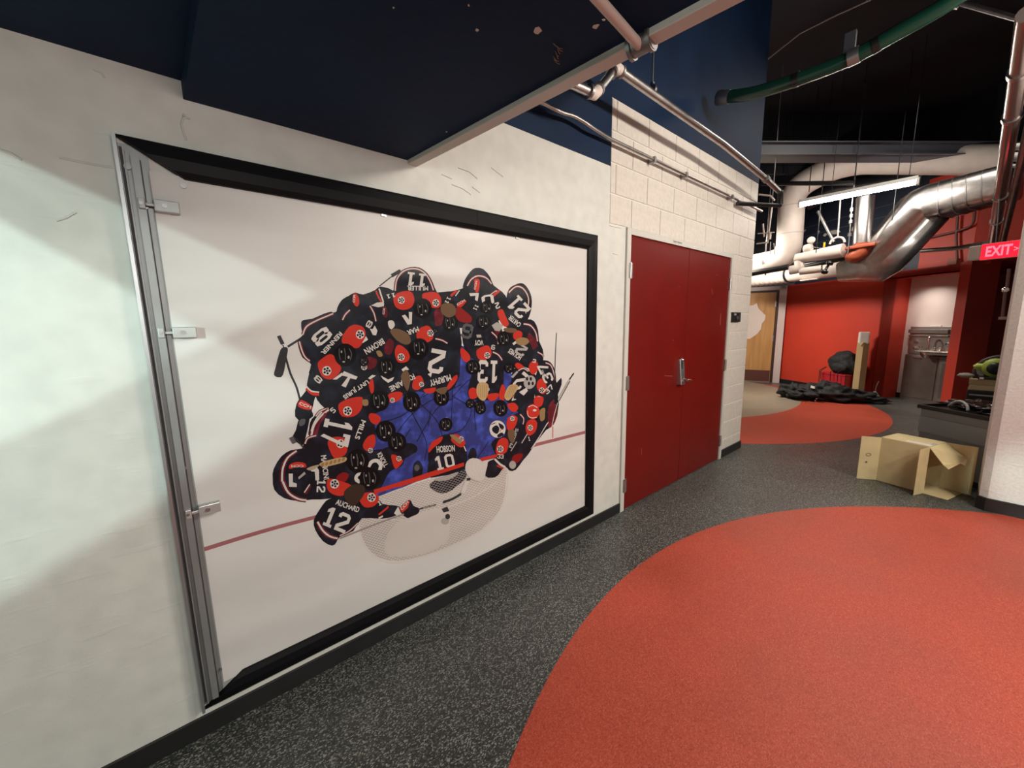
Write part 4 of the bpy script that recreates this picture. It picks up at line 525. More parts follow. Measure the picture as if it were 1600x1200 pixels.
('f','W2',1,(14406,12711,14381,12695,14331,12700,14307,12720,14332,12736,14382,12731)),('f','K2',1,(13375,16381,13309,16197,13142,16061,12921,16011,12706,16058,12554,16189,12503,16368,12566,16548,12727,16683,12945,16737,13162,16694,13320,16564)),
('l','G',(24,1),(12702,16577,12691,16405,12733,16217)),('l','G',(24,1),(12897,16581,12934,16409,12928,16219)),('l','G',(24,1),(13093,16585,13181,16413,13125,16221)),
('f','W2',1,(13102,16308,13081,16265,13041,16265,13023,16307,13044,16349,13083,16350)),('f','W2',1,(12811,16476,12797,16440,12771,16440,12759,16475,12773,16511,12799,16512)),
('f','W2',1,(12917,16160,12888,16139,12832,16138,12804,16159,12833,16180,12890,16181)),('f','K2',1,(9856,15171,9832,15102,9774,15052,9698,15035,9624,15056,9572,15108,9556,15178,9580,15247,9637,15297,9712,15314,9787,15294,9839,15242)),
('l','G',(9,1),(9627,15256,9622,15190,9635,15117)),('l','G',(9,1),(9694,15254,9706,15188,9702,15115)),('l','G',(9,1),(9762,15253,9790,15186,9770,15113)),
('f','W2',1,(9762,15147,9755,15131,9741,15131,9735,15147,9743,15163,9757,15163)),('f','W2',1,(9664,15215,9659,15202,9650,15202,9646,15216,9651,15229,9660,15229)),
('f','W2',1,(9698,15093,9688,15085,9668,15085,9659,15094,9669,15101,9689,15101)),('f','K2',1,(5951,9297,5861,9030,5659,8871,5401,8862,5159,9002,4996,9250,4952,9540,5038,9798,5231,9957,5484,9976,5730,9845,5902,9596)),
('l','G',(37,1),(5195,9801,5169,9541,5202,9238)),('l','G',(37,1),(5416,9750,5446,9474,5425,9182)),('l','G',(37,1),(5642,9698,5730,9405,5651,9125)),('f','W2',1,(5631,9266,5603,9207,5558,9218,5540,9289,5567,9348,5613,9337)),
('f','W2',1,(5310,9614,5291,9563,5262,9570,5251,9628,5270,9679,5300,9672)),('f','W2',1,(5408,9094,5373,9070,5308,9087,5279,9127,5313,9151,5378,9135)),('f','K2',1,(7318,10455,7235,10211,7042,10060,6795,10042,6562,10159,6403,10377,6358,10638,6437,10875,6621,11026,6863,11052,7100,10942,7268,10724)),
('l','G',(33,1),(6588,10884,6565,10647,6600,10374)),('l','G',(33,1),(6801,10845,6833,10596,6815,10332)),('l','G',(34,1),(7018,10806,7105,10545,7033,10288)),
('f','W2',1,(7011,10416,6986,10361,6942,10370,6924,10433,6950,10487,6993,10479)),('f','W2',1,(6701,10718,6683,10671,6655,10677,6644,10729,6661,10776,6690,10770)),
('f','W2',1,(6800,10252,6767,10229,6704,10241,6675,10277,6708,10300,6770,10287)),('f','K2',1,(7818,9797,7740,9569,7557,9430,7321,9418,7098,9533,6945,9743,6901,9990,6976,10211,7151,10350,7382,10369,7609,10261,7769,10051)),
('l','G',(32,1),(7119,10216,7099,9994,7134,9736)),('l','G',(31,1),(7323,10175,7355,9940,7339,9691)),('l','G',(32,1),(7530,10134,7615,9886,7547,9646)),('f','W2',1,(7526,9766,7502,9715,7460,9724,7443,9784,7467,9835,7509,9826)),
('f','W2',1,(7228,10058,7211,10014,7184,10020,7174,10069,7190,10113,7218,10107)),('f','W2',1,(7325,9616,7293,9595,7234,9608,7206,9642,7237,9663,7297,9650)),
('f','K2',1,(6414,8305,6328,8052,6133,7907,5884,7906,5649,8048,5491,8291,5447,8571,5529,8815,5716,8961,5960,8970,6198,8837,6366,8593)),('l','G',(35,1),(5681,8813,5657,8564,5690,8273)),
('l','G',(36,1),(5896,8756,5926,8491,5906,8212)),('l','G',(36,1),(6114,8699,6200,8416,6125,8149)),('f','W2',1,(6105,8286,6078,8230,6034,8242,6017,8310,6043,8366,6087,8354)),
('f','W2',1,(5794,8629,5775,8581,5747,8589,5736,8645,5754,8693,5783,8686)),('f','W2',1,(5890,8128,5856,8106,5794,8124,5765,8164,5798,8186,5861,8168)),('f','K2',1,(10466,10212,10403,10033,10249,9922,10047,9910,9853,9997,9717,10160,9675,10354,9736,10529,9884,10640,10083,10657,10280,10573,10420,10411)),
('l','G',(25,1),(9860,10535,9846,10359,9880,10157)),('l','G',(25,1),(10036,10504,10067,10320,10057,10124)),('l','G',(25,1),(10214,10473,10291,10280,10237,10091)),
('f','W2',1,(10217,10185,10197,10145,10161,10151,10145,10198,10165,10238,10201,10231)),('f','W2',1,(9956,10411,9942,10376,9919,10380,9909,10419,9923,10454,9946,10450)),
('f','W2',1,(10047,10065,10020,10048,9969,10058,9944,10084,9971,10101,10022,10091)),('f','K2',1,(14262,10456,14186,10247,13990,10117,13730,10102,13476,10202,13296,10389,13236,10613,13309,10816,13497,10945,13753,10967,14010,10873,14197,10685)),
('l','G',(28,1),(13469,10823,13456,10620,13507,10386)),('l','G',(29,1),(13697,10790,13743,10577,13736,10350)),('l','G',(29,1),(13928,10756,14034,10532,13969,10313)),
('f','W2',1,(13941,10422,13916,10375,13869,10382,13847,10436,13872,10483,13919,10476)),('f','W2',1,(13597,10681,13580,10641,13550,10645,13536,10690,13552,10730,13583,10726)),
('f','W2',1,(13724,10281,13690,10262,13624,10272,13591,10303,13625,10322,13692,10312)),('f','K2',1,(12686,10739,12629,10581,12486,10482,12296,10468,12112,10542,11982,10682,11939,10852,11994,11007,12133,11106,12320,11123,12506,11053,12640,10912)),
('l','G',(22,1),(12111,11013,12101,10859,12136,10682)),('l','G',(21,1),(12277,10989,12309,10827,12303,10656)),('l','G',(22,1),(12446,10964,12520,10796,12472,10629)),
('f','W2',1,(12452,10711,12434,10676,12400,10681,12384,10722,12403,10757,12436,10752)),('f','W2',1,(12203,10906,12191,10875,12169,10879,12159,10913,12171,10943,12194,10940)),
('f','W2',1,(12294,10604,12269,10589,12220,10596,12197,10619,12222,10634,12270,10626)),('f','K2',1,(8692,11639,8616,11419,8437,11278,8205,11253,7983,11348,7831,11537,7786,11768,7858,11982,8031,12123,8259,12154,8483,12065,8643,11876)),
('l','G',(30,1),(8000,11995,7982,11783,8018,11541)),('l','G',(30,1),(8202,11968,8234,11748,8220,11511)),('l','G',(30,1),(8406,11941,8491,11711,8426,11481)),
('f','W2',1,(8405,11593,8381,11544,8340,11550,8322,11605,8346,11654,8387,11648)),('f','W2',1,(8109,11851,8093,11809,8066,11813,8055,11859,8071,11901,8098,11898)),
('f','W2',1,(8207,11439,8176,11418,8117,11427,8090,11457,8120,11479,8179,11470)),('f','W2',1,(16513,11713,16346,11543,16101,11467,15845,11506,15646,11646,15555,11849,15595,12062,15756,12230,15995,12309,16252,12276,16457,12138,16553,11932)),
('f','K',1,(15929,12110,15878,12015,15779,12025,15731,12130,15782,12225,15881,12215)),('f','K',1,(16080,11803,16029,11707,15929,11719,15881,11825,15932,11920,16032,11909)),
('f','K',1,(16241,12078,16189,11982,16088,11993,16040,12099,16091,12194,16192,12184)),('f','K',1,(16395,11768,16343,11672,16242,11684,16192,11791,16244,11887,16346,11876)),
('f','R',1,(16875,9914,16795,9682,16581,9539,16294,9522,16012,9635,15811,9843,15741,10092,15818,10318,16023,10461,16305,10485,16589,10379,16799,10170)),
('l','W',(47,1),(15901,10342,16304,10393,16700,10176)),('l','W',(46,1),(15837,10123,15893,9793,16196,9604,16632,9578)),('f','W',1,(16611,10031,16589,9997,16529,9979,16448,9982,16367,10004,16309,10040,16288,10081,16310,10114,16369,10132,16450,10130,16530,10108,16589,10071)),
('f','W',1,(14068,9284,13979,9036,13751,8887,13449,8877,13156,9006,12949,9236,12880,9507,12965,9747,13183,9896,13479,9914,13776,9793,13993,9562)),('f','K',1,(13078,9530,13397,9644,13603,9389,13435,9116,13123,9306)),
('f','K',1,(13559,9744,13931,9503,13871,9295,13658,9422)),('f','K',1,(13432,9029,13758,9140,13917,8959,13535,8877)),('l','K',(43,1),(13012,9756,13348,9799)),
('l','R',(44,1),(13598,9215,13819,9392)),('f','H',1,(7351,15227,7680,15313,8200,15082,8347,14695,8099,14547,7708,14721,7463,14978)),('f','H2',1,(6630,14310,6817,14330,6927,14109,6736,14060)),
('f','H2',1,(5841,12162,6081,12160,6093,11911,5882,11911)),('f','H',1,(10071,16430,10539,16539,10842,16241,10670,15969,10125,15968)),('f','H',1,(7737,13070,8026,13366,8205,12893,8031,12322,7847,12670)),
('f','H',1,(9551,12206,10257,12263,10082,11932,9770,11971)),('f','H',1,(10146,16398,10618,16541,10925,16310,10869,15970,10505,15821,10201,15968)),('f','Y',1,(12157,12194,12477,12272,12886,12076,12821,11509,12532,11203,12175,11441,12055,11833)),
('f','Y',1,(14497,11896,15017,11838,15032,11552,14374,10988,14024,11195,14186,11653)),('f','H',1,(14126,15228,14979,15174,14923,14942,14268,14997)),('f','H2',1,(16946,10026,17365,10050,17301,9530,16943,9589)),
('l','H2',(30,1),(12245,12147,12193,11439)),('l','H2',(32,1),(14548,11850,14155,11178)),('l','H2',(30,1),(12372,12133,12319,11422)),('l','H2',(32,1),(14640,11840,14296,11159)),
('l','H2',(30,1),(12499,12119,12447,11405)),('l','H2',(32,1),(14734,11829,14439,11140)),('l','H2',(30,1),(12627,12105,12575,11388)),('l','H2',(32,1),(14827,11819,14583,11121)),
('l','H2',(31,1),(12756,12090,12704,11371)),('l','H2',(33,1),(14921,11808,14729,11102)),('f','Y',1,(4931,9719,4916,9530,4444,9486,3992,9505,3869,9692,4351,9762)),
('f','Y2',1,(3864,9631,3550,9464,3347,9578,3566,9644)),('f','H3',1,(4814,8221,5191,8376,5615,8188,5640,7841,5375,7515,5052,7362,4778,7770,4740,8046)),('f','H2',1,(4017,9562,3951,9519,3906,9561,3928,9646,3994,9689,4039,9647)),
('f','H2',1,(4186,9569,4119,9527,4074,9569,4096,9655,4162,9698,4208,9655)),('f','H2',1,(4357,9577,4289,9534,4244,9577,4265,9663,4333,9706,4379,9664)),('f','H2',1,(4530,9585,4462,9542,4416,9585,4437,9672,4506,9715,4552,9672)),
('f','H2',1,(4706,9594,4637,9550,4590,9593,4612,9680,4681,9724,4728,9681)),('f','H2',1,(4884,9602,4813,9558,4766,9601,4788,9689,4858,9733,4906,9690)),('f','H2',1,(10255,9683,10608,9589,10956,9195,10857,9054,10551,9320)),
('f','H',1,(14253,9134,14761,9082,14630,8294,14297,8634)),('f','H2',1,(16888,9959,17275,9994,17336,9364,16947,9288)),('l','R',(217,0),(6069,7747,6849,7761,8007,7793,9423,7859)),
('l','R',(216,0),(7235,7725,8797,7777,11085,7850)),('l','R',(193,0),(12154,7841,13397,7806)),('l','T',(84,0),(4403,6045,5397,6100,6327,6151,7462,6157)),
('l','K3',(75,0),(8215,6150,8527,6138)),('l','K3',(92,0),(8528,6153,9249,6073)),('t','W2','BAUER',(8541,6118,9207,6055,8525,6213)),('l','K3',(148,1),(9685,6075,10267,6081,10827,6203)),
('l','W',(285,0),(10922,6216,11129,6621,11313,6908)),('l','K3',(152,0),(11218,6935,11476,6880)),('f','W',1,(11152,7625,11280,7969,11668,8068,12154,7866,12349,7664,12705,7577,12531,7010,12416,6647,12009,6612,11525,6892,11232,7268)),
('l','N3',(33,1),(11467,7881,11448,7380,11825,7025)),('l','N3',(34,1),(11759,7894,11695,7486,11880,7181)),('l','N3',(34,1),(12053,7823,11936,7338)),('l','N3',(34,1),(11872,6969,12243,7518)),
('l','K3',(50,1),(18433,14844,18314,13197,18254,11436)),('l','K3',(114,1),(20133,12066,19682,11671)),('l','W2',(87,1),(19619,11633,19052,10999,18558,10455)),
('l','K3',(66,1),(19748,11576,18681,10352)),('l','K3',(47,1),(2962,11070,3144,10827,3344,10456)),('l','G',(150,1),(2910,11051,3011,10766)),('f','G',1,(3271,11685,3480,11708,3434,11480,3251,11454)),
]
# ================================================================== FLOOR
FLOOR = speckle('floor_dark', (.026, .028, .027), [(.045, .047, .044), (.095, .10, .09), (.27, .28, .255)], 190, .5, .36)
REDF = speckle('floor_red', (.43, .058, .028), [(.34, .038, .019), (.46, .065, .033), (.50, .095, .055)], 190, .5, .52)
TANF = speckle('floor_tan', (.30, .25, .185), [(.26, .22, .16), (.34, .28, .21)], 150, .4, .42)
fl = MB().box(-3.6, 14.5, -4.2, 8.2, -.1, 0).build('floor', FLOOR); struct(fl)
def disc(name, c, r, z, m, label):
    n = 160; o = MB().lathe((c[0], c[1], 0), [(r, .0003), (r, z)], n=n, sm=False).build(name, m, fl); o['label'] = label; return o
disc('floor_inlay', (2.129, -1.832), 3.085, .0012, REDF, 'large red speckled round floor inlay in the foreground')
disc('floor_inlay', (7.69, 3.84), 3.15, .0012, REDF, 'red speckled round inlay beyond the block wall corner')
disc('floor_inlay', (8.194, 5.082), 3.10, .0020, TANF, 'tan round inlay in front of the wooden door')
# ================================================================== LEFT WALL
wl = MB().box(-3.6, 2.39, WY, WY+.3, 0, 2.612)
wl.box(2.39, 2.592, WY, WY+.3, 0, 2.235)
wl = wl.build('wall_left', WHITE); struct(wl)
u = MB().box(-3.6, 2.39, WY-.002, WY+.3, 2.612, 5.0).box(2.39, 5.10, WY, WY+.3, 3.05, 5.0).build('blue_band', BLUE, wl); u['label'] = 'dark blue painted band above the white plaster'
bw = MB().box(2.39, 5.10, WY+.0045, WY+.3, 2.235, 3.05).box(4.532, 5.10, WY+.0045, WY+.3, 0, 2.235).build('mortar_bed', mat('mortar_paint', (.72, .69, .63), .55), wl)
meshes = {}
def block(x0, x1, z0):
    w = round(x1-x0, 3)
    if w < .03: return
    if w not in meshes:
        g = .0035; d = .005; h = .2032
        a = [(g, 0, g), (w-g, 0, g), (w-g, 0, h-g), (g, 0, h-g)]; c = [(g+d*.6, -d, g+d*.6), (w-g-d*.6, -d, g+d*.6), (w-g-d*.6, -d, h-g-d*.6), (g+d*.6, -d, h-g-d*.6)]
        m = MB().add(a+c, [(4, 5, 6, 7), (0, 1, 5, 4), (1, 2, 6, 5), (2, 3, 7, 6), (3, 0, 4, 7)])
        meshes[w] = m.mesh('block', BLOCKM)
    o = link('block', meshes[w], wl); o.location = (x0, WY+.0045+random.uniform(-.0008, .0004), z0); 
for k in range(15):
    ph = 2.451 if k % 2 == 0 else 2.654
    lo = 2.39 if k >= 11 else 4.532
    xs = [lo]+[ph+.4064*n for n in range(-1, 8) if lo+.02 < ph+.4064*n < 5.08]+[5.10]
    for a, b in zip(xs[:-1], xs[1:]): block(a, b, .2032*k)
# return face behind the corner and the rest of the shell
struct(MB().box(5.102, 5.30, WY+.3, 8.0, 0, 5.0).box(4.9, 5.098, WY+.302, 8.0, 0, 5).build('wall_return', BLOCKM))
bb = MB().box(-3.6, 2.588, WY-.012, WY, 0, .078).build('baseboard_left', BLACKT); struct(bb)
bb2 = MB().box(4.536, 5.105, WY-.014, WY-.001, 0, .09).build('baseboard_corner', BLACKT); struct(bb2)
RP = [[(288, 178), (283, 194), (287, 208), (291, 220)], [(284, 182), (297, 186)], [(92, 246), (120, 252), (150, 258), (176, 262)], [(0, 234), (18, 240), (34, 250)], [(716, 262), (733, 268), (746, 279)], [(768, 262), (786, 276)], [(706, 288), (722, 294), (736, 304)], [(690, 272), (706, 279)], [(738, 292), (750, 301)],
 [(145, 108), (158, 114), (163, 122)], [(958, 396), (966, 398)], [(952, 352), (962, 355), (970, 356)], [(500, 190), (512, 193), (528, 200)], [(88, 345), (104, 340), (118, 332)]]
for P_ in RP:
    MB().tube([aty(u_, v_, WY-.0005) for u_, v_ in P_], .0032, 6).build('plaster_ridge', WHITE, wl)
# ================================================================== SOFFIT (low ceiling) and its painted edge
e0 = Vector((.882, WY, 0)); ed = (Vector((1.04, .45, 0))-e0).normalized(); e1 = e0+ed*4.4
def sof(x0, pL, pR, z0, z1, m):
    pass
s = MB().hexa([(.085, WY, 2.290), (e0.x, WY, 2.290), (e1.x, e1.y, 2.290), (.085+.09*2.5, e1.y, 2.290), (.085, WY, 3.0), (e0.x, WY, 3.0), (e1.x, e1.y, 3.0), (.31, e1.y, 3.0)])
s.hexa([(-3.6, WY, 2.345), (.085, WY, 2.345), (.31, e1.y, 2.345), (-3.6, e1.y, 2.345), (-3.6, WY, 3.0), (.085, WY, 3.0), (.31, e1.y, 3.0), (-3.6, e1.y, 3.0)])
so = s.build('ceiling_low', BLUE); struct(so)
nrm = Vector((-ed.y, ed.x, 0)); nrm = nrm if nrm.x > 0 else -nrm
jp = e0+ed*1.105
st = MB()
def strip(mb, a, b, w0, w1, z0, z1): 
    A = e0+ed*a; B = e0+ed*b
    mb.hexa([(A+nrm*w0).to_tuple()[:2]+(z0,), (B+nrm*w0).to_tuple()[:2]+(z0,), (B+nrm*w1).to_tuple()[:2]+(z0,), (A+nrm*w1).to_tuple()[:2]+(z0,),
             (A+nrm*w0).to_tuple()[:2]+(z1,), (B+nrm*w0).to_tuple()[:2]+(z1,), (B+nrm*w1).to_tuple()[:2]+(z1,), (A+nrm*w1).to_tuple()[:2]+(z1,)])
strip(st, .0, 1.085, -.012, .036, 2.272, 2.40)
strip(st, 1.125, 4.2, -.012, .036, 2.272, 2.40)
st = st.build('trim_1', CREAM, bevel=.003); struct(st)
# peeled paint chips under the soffit
chip = mat('bare_plaster', (.6, .55, .48), .8)
for (u_, v_), r_ in (((745, 47), .0045), ((840, 48), .011), ((932, 41), .008), ((943, 31), .004), ((698, 206), .003), ((732, 8), .003), ((615, 12), .002)):
    c = atz(u_, v_, 2.2895); rr = [r_*random.uniform(.5, 1.3) for _ in range(9)]
    P = [(c.x+rr[i]*math.cos(i*.7), c.y+rr[i]*math.sin(i*.7), 2.2885) for i in range(9)]
    o = MB().add(P+[(x, y, 2.291) for x, y, z in P], [tuple(range(9))]+[(i, (i+1) % 9, (i+1) % 9+9, i+9) for i in range(9)]).build('paint_chip', chip, so)
cob = MB()
for k in range(7):
    a = atz(868+random.uniform(-4, 5), 68+k*4, 2.288); b = atz(874+random.uniform(-2, 6), 76+k*4, 2.286)
    cob.tube([a, (a+b)/2+Vector((0, 0, -.004)), b], .0012, 5)
cob.build('cobweb', mat('dust', (.25, .22, .17), .9), so)
# clamp where three pipes meet at the soffit edge
cl = empty('railing_joint', (*(jp+nrm*.02).to_tuple()[:2], 2.30), 'dark cast joint holding the painted rail at the low ceiling edge', 'pipe fitting')
c0 = Vector((jp.x+nrm.x*.015, jp.y+nrm.y*.015, 2.285))
MB().tube([c0-ed*.034, c0+ed*.034], .029, 16).tube([c0+Vector((0, 0, .035)), c0-Vector((0, 0, .010))], .022, 16).build('socket', DSTEEL, cl, bevel=.003)
for q_ in (.022, -.032): MB().tube([c0+ed*q_, c0+ed*(q_+.010)], .033, 16).build('collar', DSTEEL, cl)
pa = atz(931, -5, 2.272); c9 = Vector((c0.x, c0.y, 2.272)); MB().tube([c9, pa, pa+(pa-c9)*2], .0125, 14).build('pipe', mat('pink_primer', (.50, .38, .33), .4), cl)
# blue beam beyond the soffit
b0 = Vector((2.50, 1.80, 3.3)); b1 = Vector((2.594, 1.031, 3.3)); bd = (b1-b0).normalized(); b2 = b0+bd*5
MBm = MB().hexa([(.9, WY, 3.3), (b0.x, WY, 3.3), (b2.x, b2.y, 3.3), (1.3, b2.y, 3.3), (.9, WY, 4.9), (b0.x, WY, 4.9), (b2.x, b2.y, 4.9), (1.3, b2.y, 4.9)])
struct(MBm.build('ceiling_beam', BLUE))
# ================================================================== CEILING, back walls
struct(MB().box(-3.6, 14.5, -4.2, 8.2, 4.95, 5.1).build('ceiling', DARK))
GREYW = mat('grey_wall', (.35, .33, .30), .7)
struct(MB().box(-3.8, -3.6, -4.2, WY+.3, 0, 5).build('wall_back', GREYW))
struct(MB().box(-3.6, 4.8, -4.4, -4.2, 0, 5).build('wall_right', GREYW))
# unseen panels added behind the viewer to shape the lamplight on the poster wall
u0 = Vector((-.94, WY, 2.32)); u1 = Vector((-1.0, -.31, 1.436))
uu = u0+(u1-u0)*1.35
zz = lambda y: u0.z+(u1.z-u0.z)*(y-u0.y)/(u1.y-u0.y)
xx = lambda y: u0.x+(u1.x-u0.x)*(y-u0.y)/(u1.y-u0.y)
sw = MB(); T_ = .03
y_ = .378
for ya, yb, full in ((WY, y_, 0), (y_, -2.6, 1)):
    za, zb = (zz(ya), zz(yb)) if not full else (0, 0)
    sw.hexa([(xx(ya), ya, za), (xx(yb), yb, zb), (xx(yb)-T_, yb, zb), (xx(ya)-T_, ya, za), (xx(ya), ya, 2.345), (xx(yb), yb, 2.345), (xx(yb)-T_, yb, 2.345), (xx(ya)-T_, ya, 2.345)])
struct(sw.build('light_mask_top', GREYW))
v0 = Vector((-2.2, .407, 1.108)); v1 = Vector((-.985, .378, 1.745))
ls = MB().hexa([(v0.x, v0.y, 0), (v1.x, v1.y, 0), (v1.x, v1.y+.03, 0), (v0.x, v0.y+.03, 0), (v0.x, v0.y, v0.z), (v1.x, v1.y, v1.z), (v1.x, v1.y+.03, v1.z), (v0.x, v0.y+.03, v0.z)])
struct(ls.build('light_mask_low', GREYW))
struct(MB().box(-3.6, -1.0, -2.65, -2.6, 0, 2.345).build('light_mask_back', GREYW))
struct(MB().box(-.32, -.28, -2.4, -.45, 1.978, 2.3).build('hood_bar', GREYW))  # unseen bar added to cut off the top of the pillar's light patch
# ================================================================== PILLAR at right
pm = MB().hexa([(4.8, -.175, 0), (4.8, -4.2, 0), (5.15, -4.2, 0), (5.15, -.13, 0), (4.8, -.175, 4.95), (4.8, -4.2, 4.95), (5.15, -4.2, 4.95), (5.15, -.13, 4.95)])
pm.hexa([(4.8, -.175, 0), (5.15, -.13, 0), (5.15, -.125, 0), (4.83, -.13, 0), (4.8, -.175, 4.95), (5.15, -.13, 4.95), (5.15, -.125, 4.95), (4.83, -.13, 4.95)])
struct(pm.build('wall_pillar', plaster('pillar_plaster', (.66, .62, .585), .35, 60)))
struct(MB().box(4.783, 4.799, -4.2, -.165, 0, .105).hexa([(4.783, -.165, 0), (4.799, -.18, 0), (5.15, -.125, 0), (4.825, -.118, 0), (4.783, -.165, .105), (4.799, -.18, .105), (5.15, -.125, .105), (4.825, -.118, .105)]).build('baseboard_right', BLACKT))
# ================================================================== DOUBLE DOOR
X0 = 2.641; X1 = 4.479; ZT = 2.19
d1 = empty('door_1', (3.56, WY, 0), 'pair of dark red painted steel doors in the block wall', 'door'); d1['kind'] = 'structure'
fr = MB().box(X0-.05, X0, WY-.016, WY+.1, 0, ZT+.045).box(X1, X1+.05, WY-.016, WY+.1, 0, ZT+.045).box(X0, X1, WY-.016, WY+.1, ZT, ZT+.045)
fr.box(X0, X0+.012, WY+.045, WY+.1, 0, ZT).box(X1-.012, X1, WY+.045, WY+.1, 0, ZT).box(X0, X1, WY+.045, WY+.1, ZT-.012, ZT)
fr.build('door_frame', CREAM, d1, bevel=.002)
xm = (X0+X1)/2+.012
MB().box(X0+.003, xm-.002, WY-.004, WY+.04, .008, ZT-.004).build('door_leaf', DOORRED, d1, bevel=.002)
MB().box(xm+.002, X1-.003, WY-.004, WY+.04, .008, ZT-.004).build('door_leaf', DOORRED, d1, bevel=.002)
MB().box(X0, X1, WY+.2, WY+.25, 0, 2.3).build('backing', DARK, d1)
for xh in (X0+.001, X1-.001):
    for zh in (1.93, 1.07, .22):
        h = MB().tube([(xh, WY-.016, zh-.057), (xh, WY-.016, zh+.057)], .011, 10)
        for q in (-.058, .058): h.tube([(xh, WY-.016, zh+q-.003), (xh, WY-.016, zh+q+.003)], .006, 8)
        h.box(xh-.024, xh+.024, WY-.019, WY-.003, zh-.055, zh+.055)
        h.build('hinge', STEEL, d1)
lk = MB().hexa([(3.452, WY-.05, .965), (3.528, WY-.05, .965), (3.528, WY, .965), (3.452, WY, .965), (3.452, WY-.028, 1.20), (3.528, WY-.028, 1.20), (3.528, WY, 1.20), (3.452, WY, 1.20)]).build('keypad_lock', mat('satin_nickel', (.55, .55, .54), .28, .9), d1, bevel=.008, seg=3)
kp = MB().box(3.470, 3.512, WY-.036, WY-.030, 1.075, 1.185)
kp.build('keypad', mat('dark_grey', (.03, .03, .03), .4), lk)
for i in range(5):
    MB().box(3.478, 3.504, WY-.040, WY-.034, 1.085+i*.02, 1.098+i*.02).build('button', mat('button_grey', (.12, .12, .12), .4), lk)
MB().tube([(3.49, WY-.045, 1.01), (3.49, WY-.075, 1.01), (3.49, WY-.082, 1.01)], .016, 14).tube(fillet([(3.49, WY-.078, 1.01), (3.56, WY-.080, 1.008), (3.615, WY-.06, 1.0)], .03), .0095, 10).build('lever', CHROME, lk)
MB().tube([(3.49, WY-.02, 1.205), (3.49, WY-.02, 1.215)], .012, 10).build('lock_cap', CHROME, lk)
scr = MB()
for u_, v_, du, dv_ in ((1038, 587, 12, 1), (1060, 447, 2, 2), (1002, 700, 0, 10), (1050, 531, 2, 1), (1112, 452, 1, 8), (1118, 428, 3, 3), (1126, 490, -1, 18)):
    scr.tube([aty(u_, v_, WY-.0041), aty(u_+du+.5, v_+dv_, WY-.0041)], .0016, 5)
scr.build('scratch', mat('scratch_pale', (.40, .16, .13), .6), d1)
sg = MB(); writing(sg, 'Spare Room', (3.255, WY-.0168, ZT+.013), (.145, 0, 0), (0, 0, .022)); sg.build('lettering', BLK, d1)
# wall switch plate beside the doors
cr_ = empty('card_reader', (4.69, WY, 1.585), 'small black access reader on the block wall right of the red doors', 'card reader')
MB().box(4.585, 4.80, WY-.022, WY, 1.53, 1.635).build('plate', BLK, cr_, bevel=.004)
MB().box(4.61, 4.66, WY-.027, WY-.02, 1.60, 1.622).build('indicator', mat('grey_plastic', (.3, .3, .3), .4), cr_, bevel=.002)
MB().tube([(4.70, WY-.03, 1.575), (4.70, WY-.02, 1.575)], .02, 14).build('key_switch', DSTEEL, cr_)
MB().box(4.735, 4.775, WY-.026, WY-.02, 1.55, 1.61).build('button', mat('dark_grey', (.03, .03, .03)), cr_, bevel=.002)
# ================================================================== POSTER FRAME
fx0, fx1, fz0, fz1 = -.098, 2.24, .112, 2.132
pf = empty('picture_surround', (1.07, WY, .109), 'large black mitred snap frame with bare aluminium left side', 'frame')
FB = mat('frame_black', (.005, .005, .006), .48, noise_s=4, noise_a=.2, spec=.12)
def mould(name, a, b, ia, ib, m):   # a,b outer corners; ia,ib inner corners (x,z): domed profile
    P = []
    for (o, i) in ((a, ia), (b, ib)):
        ox, oz = o; ix, iz = i
        pr = [(0, 0), (0, .018), (.12, .027), (.45, .032), (.8, .028), (1, .020), (1, .006), (.9, 0)]
        P.append([(ox+(ix-ox)*t, WY-y, oz+(iz-oz)*t) for t, y in pr])
    n = len(P[0]); mb = MB().add(P[0]+P[1], [(j, (j+1) % n, n+(j+1) % n, n+j) for j in range(n)]+[tuple(range(n))[::-1], tuple(range(n, 2*n))])
    return mb.build(name, m, pf)
W_ = .098
mt = mould('top_moulding', (fx0, fz1), (1.23, fz1), (fx0+.16, fz1-W_), (1.23, fz1-W_), FB)
mt2 = mould('top_moulding', (1.2315, fz1), (fx1, fz1), (1.2315, fz1-W_), (fx1-.1, fz1-W_), FB)
mould('right_moulding', (fx1, fz1), (fx1, fz0), (fx1-.1, fz1-W_), (fx1-.09, fz0+.09), FB)
mould('bottom_moulding', (fx1, fz0), (fx0+.005, fz0), (fx1-.09, fz0+.09), (fx0+.135, fz0+.085), FB)
# left aluminium channel
ch = MB()
ch.box(fx0, fx0+.007, WY-.032, WY, fz0, fz1-.004).box(fx0+.007, fx0+.075, WY-.004, WY, fz0+.01, fz1-.02)
ch.box(fx0+.017, fx0+.021, WY-.020, WY-.004, fz0+.02, fz1-.04).box(fx0+.033, fx0+.040, WY-.024, WY-.004, fz0+.03, fz1-.05)
ch.box(fx0+.040, fx0+.052, WY-.024, WY-.020, fz0+.03, fz1-.05)
ch.build('left_channel', CHAN, pf)
MB().box(fx0-.0015, fx0+.0075, WY-.034, WY-.031, fz0, fz1-.004).build('channel_lip', ALU, pf)
MB().box(fx0+.009, fx0+.016, WY-.0055, WY-.003, fz0+.02, fz1-.03).box(fx0+.053, fx0+.056, WY-.0065, WY-.003, fz0+.03, fz1-.06).build('groove_strip', mat('groove_shade', (.05, .045, .045), .6), pf)  # flat dark strips, groove shade put into their colour
bk = MB().box(fx0+.068, .02, WY-.0055, WY-.0002, fz0+.03, fz1-.09).build('backing_board', mat('grey_board', (.33, .35, .34), .55, noise_s=3, noise_a=.05), pf)
CLIP = mat('clear_clip', (.42, .44, .43), .2, .3)
